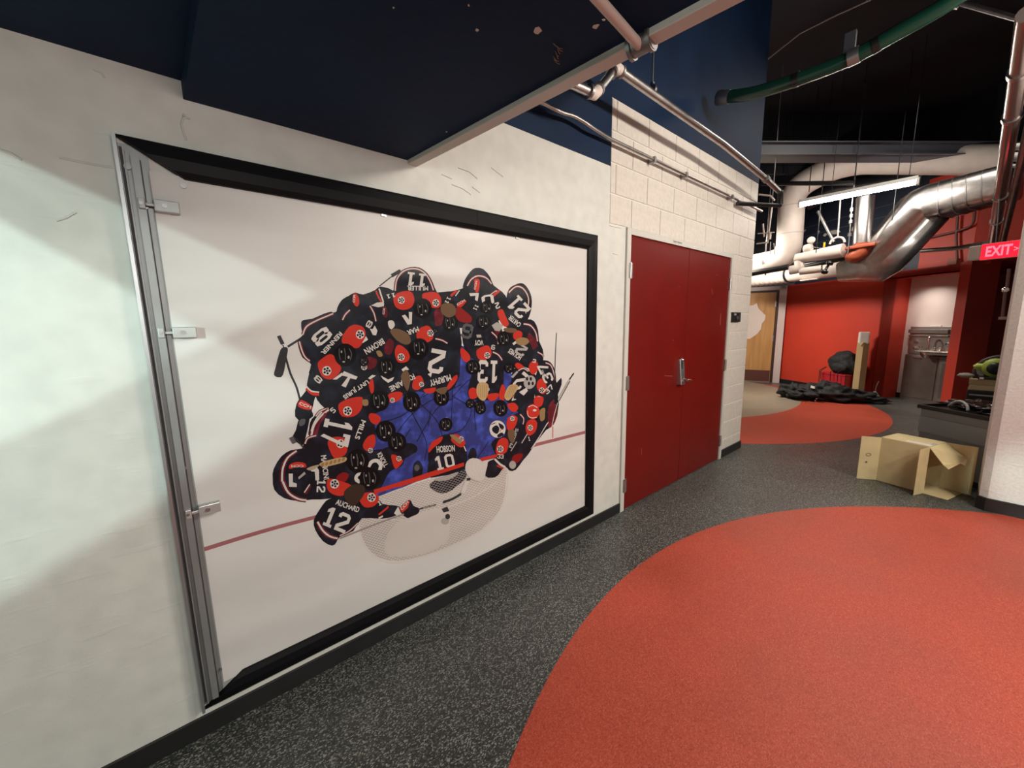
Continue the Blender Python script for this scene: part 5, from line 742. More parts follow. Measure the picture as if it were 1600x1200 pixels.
for zc in (1.936, 1.533, .897):
    c_ = MB().box(fx0+.036, fx0+.052, WY-.036, WY-.02, zc-.016, zc+.016).box(fx0+.052, fx0+.075, WY-.030, WY-.024, zc-.005, zc+.005).box(fx0+.072, fx0+.135, WY-.034, WY-.008, zc-.018, zc+.018).build('clip', CLIP, pf, bevel=.002)
    MB().tube([(fx0+.098, WY-.034, zc), (fx0+.098, WY-.038, zc)], .007, 12).build('screw', DSTEEL, c_); MB().tube([(fx0+.042, WY-.036, zc), (fx0+.042, WY-.039, zc)], .005, 10).build('screw', DSTEEL, c_)
for x_, z_ in ((-.075, 2.045), (-.045, 1.93), (.055, 2.015), (-.045, 1.06), (-.03, .24)):
    MB().tube([(x_, WY-.004, z_), (x_, WY-.012, z_)], .009 if z_ > 2 else .005, 12).build('screw', DSTEEL, pf)
for x_ in (.74, 1.52):
    MB().box(x_-.012, x_+.012, WY-.012, WY-.006, fz1-W_-.010, fz1-W_+.004).build('retainer', CLIP, pf)
# ================================================================== POSTER with its print
def vinyl(name, col, rough=.38, tint=0):
    m = bpy.data.materials.new(name); m.use_nodes = True; nt = m.node_tree; b = nt.nodes['Principled BSDF']; N = nt.nodes.new; L = nt.links.new
    b.inputs['Base Color'].default_value = (*col, 1); b.inputs['Roughness'].default_value = rough; b.inputs['Specular IOR Level'].default_value = .35 if name == 'poster_white' else .16
    g = N('ShaderNodeNewGeometry'); mp = N('ShaderNodeMapping'); mp.inputs['Rotation'].default_value = (0, .75, 0); mp.inputs['Scale'].default_value = (.8, 1, 2.6); L(g.outputs['Position'], mp.inputs[0])
    n = N('ShaderNodeTexNoise'); n.inputs['Scale'].default_value = 1.5; n.inputs['Detail'].default_value = 1.5; L(mp.outputs[0], n.inputs['Vector'])
    if tint:
        n5 = N('ShaderNodeTexNoise'); n5.inputs['Scale'].default_value = 16; n5.inputs['Detail'].default_value = 3; L(g.outputs['Position'], n5.inputs['Vector'])
        cr = N('ShaderNodeValToRGB'); cr.color_ramp.elements[0].position = .48; cr.color_ramp.elements[0].color = (*col, 1); cr.color_ramp.elements[1].position = .75; cr.color_ramp.elements[1].color = (col[0]*2.2, col[1]*2.6, col[2]*3, 1)
        L(n5.outputs['Fac'], cr.inputs[0]); L(cr.outputs[0], b.inputs['Base Color'])
    k = N('ShaderNodeBump'); k.inputs['Strength'].default_value = .5; k.inputs['Distance'].default_value = .065; L(n.outputs['Fac'], k.inputs['Height']); L(k.outputs[0], b.inputs['Normal'])
    return m
PW = vinyl('poster_white', (.655, .645, .625))
po = MB().box(-.026, 2.158, WY-.0072, WY-.0062, .18, 2.045).build('poster', PW)
tag(po, 'white vinyl sports banner showing an ice hockey team huddled at a goal, seen from above', 'poster')
PC = {'K': (.010, .011, .016), 'K2': (.006, .006, .007), 'K3': (.035, .036, .038), 'W': (.60, .575, .54), 'W2': (.38, .36, .34), 'G': (.10, .10, .105), 'R': (.52, .035, .022), 'R2': (.24, .014, .014), 'M': (.11, .012, .018),
      'B': (.035, .045, .20), 'L': (.34, .13, .14), 'Y': (.48, .33, .16), 'Y2': (.40, .32, .22), 'H': (.15, .09, .05), 'H2': (.28, .18, .08), 'H3': (.045, .028, .02), 'N': (.60, .56, .53), 'N2': (.33, .30, .28), 'N3': (.66, .62, .58), 'N4': (.58, .54, .51), 'T': (.30, .26, .24)}
keys = list(PC); PM = [vinyl('print_'+k.lower(), PC[k], .34, tint=(k in 'KMB')) for k in keys]
def smooth(P, closed=True, n=4):
    out = []; m = len(P)
    for i in range(m if closed else m-1):
        g = lambda j: Vector(P[j % m] if closed else P[min(max(j, 0), m-1)])
        a, b, c, d = g(i-1), g(i), g(i+1), g(i+2)
        for k in range(n):
            t = k/n; out.append(.5*((2*b)+(c-a)*t+(2*a-5*b+4*c-d)*t*t+(3*b-a-3*c+d)*t**3))
    if not closed: out.append(Vector(P[-1]))
    return out
pr = MB(); lay = WY-.00725; TC = {}
for it in PRINT:
    lay -= 3.5e-6; mi = keys.index(it[1])
    if it[0] == 'f':
        P = [(a/1e4, b/1e4) for a, b in zip(it[3][::2], it[3][1::2])]
        if it[2]: P = smooth(P, True, 2 if len(P) > 10 else 3)
        V = [(p[0], lay, p[1]) for p in P]
        tri = tessellate_polygon([[Vector((p[0], p[1], 0)) for p in P]])
        pr.add(V, [tuple(t) for t in tri], mi)
    elif it[0] == 'l':
        w, sm = it[2]; P = [Vector((a/1e4, b/1e4)) for a, b in zip(it[3][::2], it[3][1::2])]
        if sm and len(P) > 2: P = [Vector(p) for p in smooth(P, False, 4)]
        w = w/2e4; V = []
        for i, p in enumerate(P):
            t = (P[min(i+1, len(P)-1)]-P[max(i-1, 0)]).normalized(); n = Vector((-t.y, t.x))*w
            V += [(p.x+n.x, lay, p.y+n.y), (p.x-n.x, lay, p.y-n.y)]
        pr.add(V, [(2*i, 2*i+1, 2*i+3, 2*i+2) for i in range(len(P)-1)], mi)
    else:
        x0, z0, x1, z1, x2, z2 = [c/1e4 for c in it[3]]
        if it[2].isdigit(): numerals(pr, it[2], (x0, lay, z0), (x1-x0, 0, z1-z0), (x2-x0, 0, z2-z0), mi)
        else: writing(pr, it[2], (x0, lay, z0), (x1-x0, 0, z1-z0), (x2-x0, 0, z2-z0), mi, .026)
me = pr.mesh('printed_picture', PM)
ob = link('printed_picture', me, po); ob['label'] = 'printed photograph of the huddled hockey players and goal net'
# ================================================================== FAR WALLS
A_ = Vector((11.32, 3.12)); Bc = Vector((10.19, 1.243)); Cc = Vector((9.63, .315)); Dc = Vector((9.56, .20))
dv = (A_-Bc).normalized(); nv = Vector((dv.y, -dv.x))    # nv points away from the viewer
if nv.x < 0: nv = -nv
def seg(mb, p, q, t, z0, z1): 
    n = nv*t; mb.hexa([(*p, z0), (*q, z0), (*(q+n), z0), (*(p+n), z0), (*p, z1), (*q, z1), (*(q+n), z1), (*(p+n), z1)])
    return mb
rw = MB(); seg(rw, A_, Bc, .25, 0, 2.37); seg(rw, Bc, Cc, .25, 2.28, 2.39); seg(rw, Cc, Dc, .57, 0, 2.41)
# top ledge and alcove cheeks
seg(rw, Bc+dv*.02, Bc, .6, 0, 2.37); seg(rw, Bc, Cc, .62, 2.28, 2.38)
rw = rw.build('wall_far', RED); struct(rw)
bbm = MB(); 
def bseg(p, q): 
    n = -nv*.012; bbm.hexa([(*p, 0), (*q, 0), (*(q+n), 0), (*(p+n), 0), (*p, .1), (*q, .1), (*(q+n), .1), (*(p+n), .1)])
bseg(A_, Bc); bseg(Cc, Dc); bseg(Bc+nv*.57, Cc+nv*.57)
struct(bbm.build('baseboard_far', BLACKT))
struct(seg(MB(), Bc+nv*.58+dv*.1, Cc+nv*.58-dv*.05, .1, 0, 2.6).build('wall_alcove', mat('alcove_white', (.72, .62, .58), .6, noise_s=3, noise_a=.03)))
# upper walls: blue blockwork at left, dark red at right
sp_ = Vector((10.19, 1.243))-dv*.35
UB = mat('blue_upper', (.017, .026, .050), .5, noise_s=3, noise_a=.2, bump=.3, bump_s=20)
ub = MB(); seg(ub, A_+nv*.2+dv*2.2, sp_+nv*.2, .1, 2.36, 4.95); ub = ub.build('wall_upper', UB); struct(ub)
for zj in (2.85, 3.05, 3.25, 3.46, 3.66):
    seg(MB(), A_+nv*.19+dv*1, sp_+nv*.19, .008, zj, zj+.012).build('mortar_line', mat('joint_paint', (.07, .09, .13), .6), ub)  # mortar joints in a paler blue than the wall
for (u_, v_), (a_, b_) in (((1253, 362), (.09, .06)), ((1279, 362), (.03, .04)), ((1303, 363), (.16, .045)), ((1333, 358), (.03, .05)), ((1205, 365), (.14, .05)), ((1289, 367), (.05, .03))):
    c = atp(u_, v_, A_+nv*.188, Bc+nv*.188); rr = [random.uniform(.6, 1.2) for _ in range(14)]
    P = [(c.x+dv.x*a_*rr[i]*math.cos(i*.449), c.y+dv.y*a_*rr[i]*math.cos(i*.449), c.z+b_*rr[i]*math.sin(i*.449)) for i in range(14)]
    MB().add(P+[(x+nv.x*.015, y+nv.y*.015, z) for x, y, z in P], [tuple(range(14))]+[(i, (i+1) % 14, (i+1) % 14+14, i+14) for i in range(14)]).build('paint_chip', chip, ub)
struct(seg(MB(), sp_+nv*.2, Dc+nv*.2-dv*.1, .1, 3.9, 4.95).build('wall_upperdark', DARK))
ur = MB(); seg(ur, sp_+nv*.2, Dc+nv*.2-dv*.1, .1, 2.36, 3.9); struct(ur.build('wall_upperred', RED))
# recess beyond the column
rc = MB(); rc.box(13.2, 13.4, -4.2, 4, 0, 2.6)
struct(rc.build('wall_recess', RED))
rs = MB(); seg(rs, Dc, Dc+Vector((0, -.001)), 4.2, 0, 2.4)
def hd(z0, z1): return MB().hexa([(Dc.x+.02, Dc.y+.002, z0), (9.75, -3.6, z0), (13.2, -3.6, z0), (13.2, Dc.y+.3, z0), (Dc.x+.02, Dc.y+.002, z1), (9.75, -3.6, z1), (13.2, -3.6, z1), (13.2, Dc.y+.3, z1)])
rs = hd(2.405, 3.7); struct(hd(3.7, 4.94).build('wall_headerdark', DARK))
struct(rs.build('wall_header', RED))
# ================================================================== FAR WOODEN DOOR
P0 = Vector((11.2, 3.2)); pd = Vector((-.31, .95)).normalized(); pn = Vector((pd.y, -pd.x)); 
if pn.x < 0: pn = -pn
def pt(s, t=0): return P0+pd*s+pn*t    # s to the left, t into the wall
def dbox(mb, s0, s1, t0, t1, z0, z1, mi=0):
    a, b, c, d = pt(s0, t0), pt(s1, t0), pt(s1, t1), pt(s0, t1); return mb.hexa([(*a, z0), (*b, z0), (*c, z0), (*d, z0), (*a, z1), (*b, z1), (*c, z1), (*d, z1)], mi)
PKW = mat('pale_wall', (.66, .56, .53), .55, noise_s=3, noise_a=.03)
wd_ = MB(); dbox(wd_, -.115, .035, 0, .2, 0, 2.36); dbox(wd_, -.1, 2.2, .0, .2, 2.27, 2.36); dbox(wd_, 1.12, 2.4, 0, .2, 0, 2.36); struct(wd_.build('wall_end', PKW))
ud = MB(); dbox(ud, -.4, 2.6, .22, .3, 2.30, 4.95); struct(ud.build('wall_upperend', UB))
d2 = empty('door_2', (*pt(.55), 0), 'varnished wooden door with a brown kick plate in the far corner', 'door'); d2['kind'] = 'structure'
DBR = mat('dark_brown', (.045, .018, .013), .5)
f_ = MB(); dbox(f_, .035, .085, -.015, .1, 0, 2.27); dbox(f_, .085, 1.10, -.015, .1, 2.225, 2.27); dbox(f_, 1.07, 1.12, -.015, .1, 0, 2.27); f_.build('door_frame', DBR, d2)
def woodm():
    m = bpy.data.materials.new('maple_veneer'); m.use_nodes = True; nt = m.node_tree; b = nt.nodes['Principled BSDF']; N = nt.nodes.new; L = nt.links.new
    b.inputs['Roughness'].default_value = .35; tc = N('ShaderNodeTexCoord'); mp = N('ShaderNodeMapping'); mp.inputs['Scale'].default_value = (6, 6, .5); L(tc.outputs['Object'], mp.inputs[0])
    n = N('ShaderNodeTexNoise'); n.inputs['Scale'].default_value = 2; n.inputs['Detail'].default_value = 5; L(mp.outputs[0], n.inputs['Vector'])
    c = N('ShaderNodeValToRGB'); c.color_ramp.elements[0].position = .35; c.color_ramp.elements[0].color = (.46, .23, .075, 1); c.color_ramp.elements[1].position = .65; c.color_ramp.elements[1].color = (.60, .34, .13, 1)
    L(n.outputs['Fac'], c.inputs[0]); L(c.outputs[0], b.inputs['Base Color']); return m
lf = MB(); dbox(lf, .09, 1.068, .0, .045, .012, 2.22); lf.build('door_leaf', woodm(), d2)
kk = MB(); dbox(kk, .10, 1.05, -.006, 0, .02, .30); kk.build('kick_plate', mat('brown_plate', (.11, .035, .025), .4), d2)
th = MB(); dbox(th, .09, 1.068, -.03, .04, 0, .012); th.build('threshold', ALU, d2)
for zh in (1.93, 1.1): 
    h_ = MB(); dbox(h_, .080, .108, -.022, -.002, zh-.07, zh+.07); h_.build('hinge', STEEL, d2, bevel=.003)
# plain white sticker with a dark patch, of the emblem's size
def stk(name, pts, m, t):
    Q = [atp(1120+x/4.617, 380+y/4.617, pt(0, -.001), pt(1, -.001)) for x, y in pts]
    n = len(Q); off = Vector((pn.x, pn.y, 0))
    return MB().add([q-off*t for q in Q]+[q for q in Q], [tuple(range(n))]+[(i, (i+1) % n, (i+1) % n+n, i+n) for i in range(n)]).build(name, m, d2)
stk('sticker', [(215, 450), (262, 448), (288, 432), (300, 470), (330, 500), (352, 520), (345, 555), (325, 580), (318, 620), (290, 655), (240, 690), (200, 690), (180, 560)], mat('sticker_white', (.78, .68, .62), .45), .0015)
# ================================================================== SINK UNIT in the alcove
SS = mat('stainless', (.42, .38, .35), .33, .85, noise_s=6, noise_a=.1)
SD = mat('stainless_dark', (.26, .21, .19), .35, .7, noise_s=6, noise_a=.1)
BI = Bc+nv*.57
def sk(s, t): return BI-dv*s-nv*t      # s along the alcove from its left cheek, t towards the viewer
def sbox(mb, s0, s1, t0, t1, z0, z1):
    a, b, c, d = sk(s0, t0), sk(s1, t0), sk(s1, t1), sk(s0, t1); return mb.hexa([(*a, z0), (*b, z0), (*c, z0), (*d, z0), (*a, z1), (*b, z1), (*c, z1), (*d, z1)])
sn = empty('sink_unit', (*sk(.6, .2), 0), 'stainless steel sink unit with gooseneck tap inside the red alcove', 'sink')
m_ = MB(); sbox(m_, .12, 1.12, .0, .03, .88, 1.38); m_.build('splashback', SS, sn, bevel=.004)
m_ = MB(); sbox(m_, .12, .72, .03, .075, 1.26, 1.33); sbox(m_, .12, .72, .03, .06, 1.20, 1.225); m_.build('shelf_rail', SD, sn, bevel=.003)
m_ = MB(); sbox(m_, .76, 1.10, .03, .055, .98, 1.36); m_.build('side_panel', SS, sn, bevel=.003)
m_ = MB(); sbox(m_, .14, 1.12, .0, .10, 0, .86); m_.build('cabinet', SD, sn, bevel=.004)
m_ = MB(); sbox(m_, .16, .66, .10, .112, .06, .84); m_.build('door', SD, sn, bevel=.003)
m_ = MB(); sbox(m_, .69, 1.10, .10, .112, .06, .84); dd = m_.build('door', SS, sn, bevel=.003)
m_ = MB(); sbox(m_, .74, 1.05, .112, .118, .12, .74); m_.build('panel', SD, dd)
m_ = MB(); sbox(m_, .44, 1.12, .03, .32, .93, .955); sbox(m_, .50, 1.12, .05, .30, .89, .93); m_.build('counter', SS, sn, bevel=.006)
cc_ = sk(.56, .24); MB().lathe((*cc_, .83), [(.03, 0), (.06, .03), (.075, .07), (.08, .10)], 20).build('bowl', CHROME, sn)
g0 = sk(.50, .12); g1 = sk(.56, .22)
MB().tube(fillet([(*g0, .95), (*g0, 1.16), (*((g0+g1)/2+Vector((0, 0))), 1.22), (*g1, 1.16), (*g1, 1.03)], .08), .014, 10).build('tap', CHROME, sn)
for s_ in (.40, .62, .70):
    MB().lathe((*sk(s_, .14), .955), [(.022, 0), (.022, .02), (.012, .03), (.012, .05), (.03, .055), (.03, .07)], 12).build('tap_handle', CHROME, sn)
for s_, z_ in ((.24, 1.10), (.24, .98), (.72, 1.08)):
    MB().lathe((*sk(s_, .03), z_), [(.03, 0), (.03, .01), (.016, .03), (.016, .04)], 14, axis=(-nv.x, -nv.y, 0)).build('knob', CHROME, sn)
m_ = MB(); sbox(m_, .30, .42, .112, .13, .80, .815); m_.build('handle', CHROME, sn)
m_ = MB(); sbox(m_, .42, .58, .0, .028, 1.382, 1.40); m_ = m_.build('towel_stack', mat('paper_white', (.8, .76, .7), .8)); tag(m_, 'folded white paper towels on top of the sink splashback', 'towels')
# ================================================================== OVERHEAD
def hang(mb, p, ztop, r=.006): return mb.tube([p, (p[0], p[1], ztop)], r, 6)
# big conduit with offset
Yc = 1.5
k0 = empty('steel_conduit', (3.0, Yc, 2.95), 'large steel conduit with a raised offset running beneath the blue band', 'pipe')
pA, pB, pC = aty(878, 124, Yc), aty(929, 147, Yc), aty(962, 106, Yc)
pA2 = pA+(pA-pB)*3
pD, pE = aty(1210, 292, Yc), None
MB().tube([pA2, pA, pB], .024, 14).build('pipe', STEEL, k0)
MB().tube([pB, pC], .024, 14).build('pipe', STEEL, k0)
pD = Vector((4.95, Yc, 2.86)); MB().tube([pC, Vector((3.5, Yc, 2.96)), Vector((4.55, Yc, 2.90)), pD], .025, 14).build('pipe', STEEL, k0)
for p, q, r in ((pB, pA, pC), (pC, pB, pD)):
    a = (q-p).normalized(); b = (r-p).normalized()
    MB().tube([p+a*.05, p, p+b*.05], .031, 14).build('elbow', PIPEW, k0)
    for v__ in (a, b): MB().tube([p+v__*.055, p+v__*.04], .036, 14).build('elbow_ring', DSTEEL, k0)
MB().tube([Vector((4.48, Yc, 2.905)), Vector((4.54, Yc, 2.90))], .034, 12).build('coupling', DSTEEL, k0)
MB().tube([pD-Vector((.05, 0, -.005)), pD, aty(1219, 320, Yc)], .03, 12).build('drop_elbow', mat('dark_metal', (.03, .03, .03), .4, .5), k0)
hg = aty(1019, 140, Yc); MB().tube([hg+Vector((0, 0, .0)), (hg.x, hg.y, 4.95)], .005, 8).tube([hg+Vector((0, 0, -.03)), hg+Vector((0, 0, .04))], .014, 10).tube([hg+Vector((-.01, 0, 0)), hg+Vector((.01, 0, 0))], .03, 14).build('hanger', STEEL, k0)
tag(MB().tube([(x_, 1.60, 3.06+(x_-1)*.0) for x_ in (1.2, 2.25)], .014, 10).build('thin_conduit', STEEL), 'thin short conduit behind the large offset pipe by the ceiling edge', 'pipe')
# small conduit along the wall
k1 = empty('wall_conduit', (3.2, 1.70, 2.75), 'thin grey conduit with a small kink clipped along the block wall top', 'pipe')
P = [(1.0, 1.70, 2.762), (1.84, 1.70, 2.755), (1.92, 1.70, 2.768), (2.02, 1.70, 2.765), (2.12, 1.70, 2.752), (2.3, 1.72, 2.752), (5.0, 1.72, 2.752), (5.12, 1.72, 2.752)]
MB().tube(fillet(P, .05, 4), .0125, 10).build('pipe', STEEL, k1)
for x_ in (2.86, 3.36, 4.3): MB().box(x_-.012, x_+.012, 1.703, WY, 2.733, 2.771).tube([(x_, 1.72, 2.72), (x_, 1.72, 2.73)], .006, 8).build('strap', DSTEEL, k1)
bs = MB().tube([aty(1152, 318, 1.72), aty(1219, 321, 1.5)], .022, 10).build('black_pipe', BLK); tag(bs, 'short black pipe stub crossing the corner of the block wall', 'pipe')
# green pipe
gp = empty('green_pipe', atx(1330, 85, 3.7), 'long curved dark green pipe with black bands under the dark ceiling', 'pipe')
GP = mat('green_pipe', (.008, .048, .032), .22, noise_s=5, noise_a=.1)
pts = [atx(u_, v_, 3.7) for u_, v_ in ((1140, 151), (1180, 145), (1240, 126), (1325, 93), (1400, 52), (1470, 12), (1530, -28))]
pts = [Vector(p) for p in smooth([p.to_tuple() for p in pts], False, 4)]
MB().tube(pts, .047, 16).build('pipe', GP, gp)
MB().tube([pts[0]+(pts[0]-pts[1]).normalized()*.10, pts[0]+(pts[0]-pts[1]).normalized()*.08, pts[0]+(pts[0]-pts[1]).normalized()*.03, pts[0]], [.054, .058, .052, .050], 16).build('end_cap', DSTEEL, gp)
for i in (8, 14): MB().tube([pts[i], pts[i]+(pts[i+1]-pts[i]).normalized()*.035], .050, 16).build('band', BLK, gp)
i = 12; q = pts[i]; MB().tube([q, q+(pts[i+1]-q).normalized()*.06], .052, 16).box(q.x-.004, q.x+.03, q.y-.03, q.y+.03, q.z+.045, q.z+.17).build('clamp', ALU, gp)
# long dull beam across the hall
p_, q_ = Vector((6.479, 2.161)), Vector((9.115, .119)); d_ = (q_-p_).normalized(); n_ = Vector((-d_.y, d_.x)); n_ = n_ if n_.x > 0 else -n_
def bx(mb, s0, s1, t0, t1, z0, z1):
    a = p_+d_*s0+n_*t0; b = p_+d_*s1+n_*t0; c = p_+d_*s1+n_*t1; e = p_+d_*s0+n_*t1
    return mb.hexa([(*a, z0), (*b, z0), (*c, z0), (*e, z0), (*a, z1), (*b, z1), (*c, z1), (*e, z1)])
mb_ = MB(); bx(mb_, -3, 6, 0, .02, 3.80, 3.97); bx(mb_, -3, 6, -.05, .25, 3.80, 3.815); bx(mb_, -3, 6, -.05, .25, 3.955, 3.97)
struct(mb_.build('ceiling_joist', mat('grey_blue_beam', (.10, .105, .13), .5)))
mb_ = MB(); bx(mb_, -3, 6, 1.2, 1.25, 3.99, 4.95); struct(mb_.build('ceiling_bulkhead', DARK))
mb_ = MB()
for i in range(12): bx(mb_, -2+i*.62, -1.98+i*.62, 1.18, 1.2, 3.99, 4.95)
mb_ = mb_.build('deck_rib', mat('dark_rib', (.02, .022, .032), .5)); tag(mb_, kind='structure')
# thin dark cross pipe
ra, rb_ = atx(1190, 287, 7.4), atx(1335, 286, 7.4); tp = MB().tube([ra, rb_], .032, 8).tube([rb_, (rb_.x, rb_.y, 4.955)], .005, 6).tube([ra.lerp(rb_, .3), (*ra.lerp(rb_, .3).to_tuple()[:2], 4.955)], .005, 6).build('cross_rail', mat('dark_metal', (.03, .03, .03), .4, .5)); tag(tp, 'thin black horizontal rail in front of the white insulated pipe', 'rail')
# white insulated pipe
wp = empty('insulated_pipe', (8.3, 2.3, 3.2), 'thick white insulated pipe bending from low run to vertical drop', 'pipe')
X8 = 8.3
path = [atx(1170, 416, X8), atx(1232, 404, X8), atx(1238, 296, X8), atx(1300, 262, 8.4), atx(1345, 251, 8.5), atx(1570, 250, 9.0)]
MB().tube(fillet(path, .28, 8), .195, 20, upv=(1, 0, 0)).build('pipe', PIPEW, wp)
for f_ in (.35, .75):
    c_ = path[1].lerp(path[2], f_); MB().tube([c_, c_+Vector((0, 0, .012))], .198, 20, upv=(1, 0, 0)).build('seam', mat('seam_grey', (.5, .45, .4), .6), wp)
hp = path[0].lerp(path[1], .45); MB().tube([hp+Vector((-.03, -.02, -.22)), hp+Vector((-.22, 0, 0)), hp+Vector((0, .02, .22)), hp+Vector((0, .02, .4))], .012, 8).tube([hp+Vector((0, .02, .3)), (hp.x, hp.y+.02, 4.9)], .008, 6).build('hanger', STEEL, wp)
# spiral duct along the red wall
sd = empty('spiral_duct', (9.4, 2.4, 2.5), 'grey ribbed spiral duct running along the top of the red wall', 'duct')
sa, sb = atx(1168, 437, 10.0), atx(1352, 412, 8.9)
prof = []; n = 60
dd_ = (sb-sa); 
pts = [sa+dd_*(i/n) for i in range(n+1)]
MB().tube(pts, [.160+(.016 if i % 3 == 0 and i < 26 else 0) for i in range(n+1)], 18).build('duct', PIPEW, sd)
MB().tube([sa+dd_*.43, sa+dd_*.445], .178, 18).build('strap', BLK, sd)
MB().obox(sa+dd_*.62+Vector((-.1, 0, -.17)), dd_, (1, 0, 0), (0, 0, 1), .17, .07, .008).build('hanger_plate', PIPEW, sd)
# silver rising duct (flat oval)
sv = empty('oval_duct', (8, .8, 3), 'silver flat oval duct rising diagonally over the red wall', 'duct')
def ovald(pts, hw, hh, sc=None):
    n = 20; R = []
    pts = [Vector(p) for p in pts]
    for i, p in enumerate(pts):
        t = (pts[min(i+1, len(pts)-1)]-pts[max(i-1, 0)]).normalized(); a = Vector((1, .35, 0)); a = (a-t*a.dot(t)).normalized(); b = t.cross(a)
        ring = []
        for j in range(n):
            th = 2*math.pi*j/n; x = math.copysign(abs(math.cos(th))**.5, math.cos(th)); y = math.copysign(abs(math.sin(th))**.5, math.sin(th))
            ring.append(p+a*(x*hw)+b*(y*hh*(sc[i] if sc else 1)))
        R.append(ring)
    mb = MB().add([v for r in R for v in r], [(i*n+j, i*n+(j+1) % n, (i+1)*n+(j+1) % n, (i+1)*n+j) for i in range(len(pts)-1) for j in range(n)], 0, True)
    return mb.add(R[0], [tuple(range(n))[::-1]]).add(R[-1], [tuple(range(n))])
q0, q1, q2, q3 = atx(1318, 425, 8.35), atx(1366, 415, 8.3), atx(1449, 320, 8.1), atx(1585, 284, 7.9)
MB_ = ovald([q0, q1.lerp(q0, .3), q1, q1.lerp(q2, .12), q2.lerp(q1, .06), q2, q2.lerp(q3, .08), q3], .30, .20, [.8, 1.1, 1.35, 1.5, 1.5, 1.35, 1.2, 1.05]); MB_.build('duct', STEEL, sv)
for f_ in (.25, .42, .58, .75): 
    c_ = q2.lerp(q3, f_); ovald([c_, c_+(q3-q2).normalized()*.012], .306, .206, [1.22-.2*f_]*2).build('seam', DSTEEL, sv)
# fluorescent fixture
fx = empty('fluorescent_light', (7.19, 1.31, 3.2), 'suspended four foot fluorescent strip light, switched on', 'light')
ya, yb = atz(1249, 322, 3.2), atz(1434, 286, 3.2)
dl = (yb-ya).normalized(); nl = Vector((-dl.y, dl.x, 0))
mid = (ya+yb)/2; hl = (yb-ya).length/2
MB().obox(mid+Vector((0, 0, .06)), dl, nl, (0, 0, 1), hl, .05, .022).build('housing', mat('fixture_white', (.7, .7, .68), .4), fx, bevel=.004)
TUBE = mat('lit_tube', (1, 1, 1), .5, emit=(1, .90, .80), estr=85)
MB().tube([ya+dl*.02+Vector((0, 0, .012)), yb-dl*.02+Vector((0, 0, .012))], .027, 14).build('tube', TUBE, fx)
for e_ in (ya, yb): MB().obox(e_+Vector((0, 0, .02)), dl, nl, (0, 0, 1), .012, .04, .04).build('end_cap', mat('fixture_white', (.7, .7, .68)), fx)
for f_ in (.3, .93): hp = ya.lerp(yb, f_); MB().tube([hp+Vector((0, 0, .08)), (hp.x+.02, hp.y, 4.9)], .004, 6).build('hanger', mat('dark_metal', (.03, .03, .03)), fx)
bd_ = MB().tube([atx(1260, 318, 9.6), atx(1300, 298, 9.6), atx(1440, 276, 9.7)], .14, 16).build('dark_duct', mat('dark_duct', (.05, .05, .055), .4, .6)); tag(bd_, 'dark round duct behind the lit strip light', 'duct')
# valve header pipe
vp_ = empty('valve_pipe', (8.1, 1.8, 2.7), 'short white pipe run with valves, gauge and drop elbow beneath the strip light', 'pipe')
v0_, v1_ = atx(1244, 404, 8.0), atx(1318, 391, 7.9)
MB().tube([v0_, v1_], [.075, .105], 16).build('pipe', PIPEW, vp_)
e_ = atx(1250, 414, 8.0); MB().tube(fillet([atx(1248, 402, 8.0), atx(1250, 420, 8.0), atx(1234, 423, 8.0)], .1), .07, 14).build('elbow', PIPEW, vp_)
MB().tube([atx(1250, 424, 8.0), atx(1284, 420, 8.0)], .06, 14).build('branch', PIPEW, vp_)
MB().lathe(atx(1256, 390, 8.0), [(.03, 0), (.07, .02), (.075, .1), (.05, .12)], 14, axis=(-.3, -1, .1)).build('flange', PIPEW, vp_)
g_ = atx(1267, 397, 8.0); MB().tube([g_, g_+Vector((0, 0, .18))], .014, 8).build('stem', PIPEW, vp_)
MB().lathe(g_+Vector((-.03, 0, .21)), [(.03, 0), (.055, .01), (.055, .04), (.03, .05)], 14, axis=(-1, 0, 0)).build('gauge', PIPEW, vp_)
g_ = atx(1287, 392, 8.0); MB().tube([g_, g_+Vector((0, 0, .13))], .016, 8).build('valve_handle', mat('yellow', (.65, .45, .02), .4), vp_)
MB().tube([atx(1268, 386, 8.0), atx(1287, 388, 8.0)], .009, 6).build('link_rod', DSTEEL, vp_)
h_ = atx(1308, 380, 7.95); MB().tube([h_+Vector((0, .09*math.cos(a), .09*math.sin(a))) for a in [i*.35 for i in range(10)]], .016, 8).tube([h_+Vector((0, 0, .09)), atx(1314, 300, 7.95)], .010, 8).build('hanger', PIPEW, vp_)
MB().tube([atx(1278, 330, 8.1), atx(1303, 378, 8.1)], .022, 8).build('brace', DSTEEL, vp_)
bp_ = MB().tube([atx(1256, 417, 8.3), atx(1330, 401, 8.1)], .04, 12).build('black_pipe', BLK); tag(bp_, 'straight black pipe beneath the white valve pipe', 'pipe')
for x_, y_ in ((1296, 416), (1298, 421)): pass
vv = MB().lathe(atx(1292, 418, 7.7), [(.02, -.1), (.05, -.08), (.05, -.05), (.02, -.04), (.02, .04), (.05, .05), (.05, .08), (.02, .1)], 10, axis=(.2, -.4, 1)).build('black_valve', BLK); tag(vv, 'small black valve between the white branch and the grey duct', 'valve')
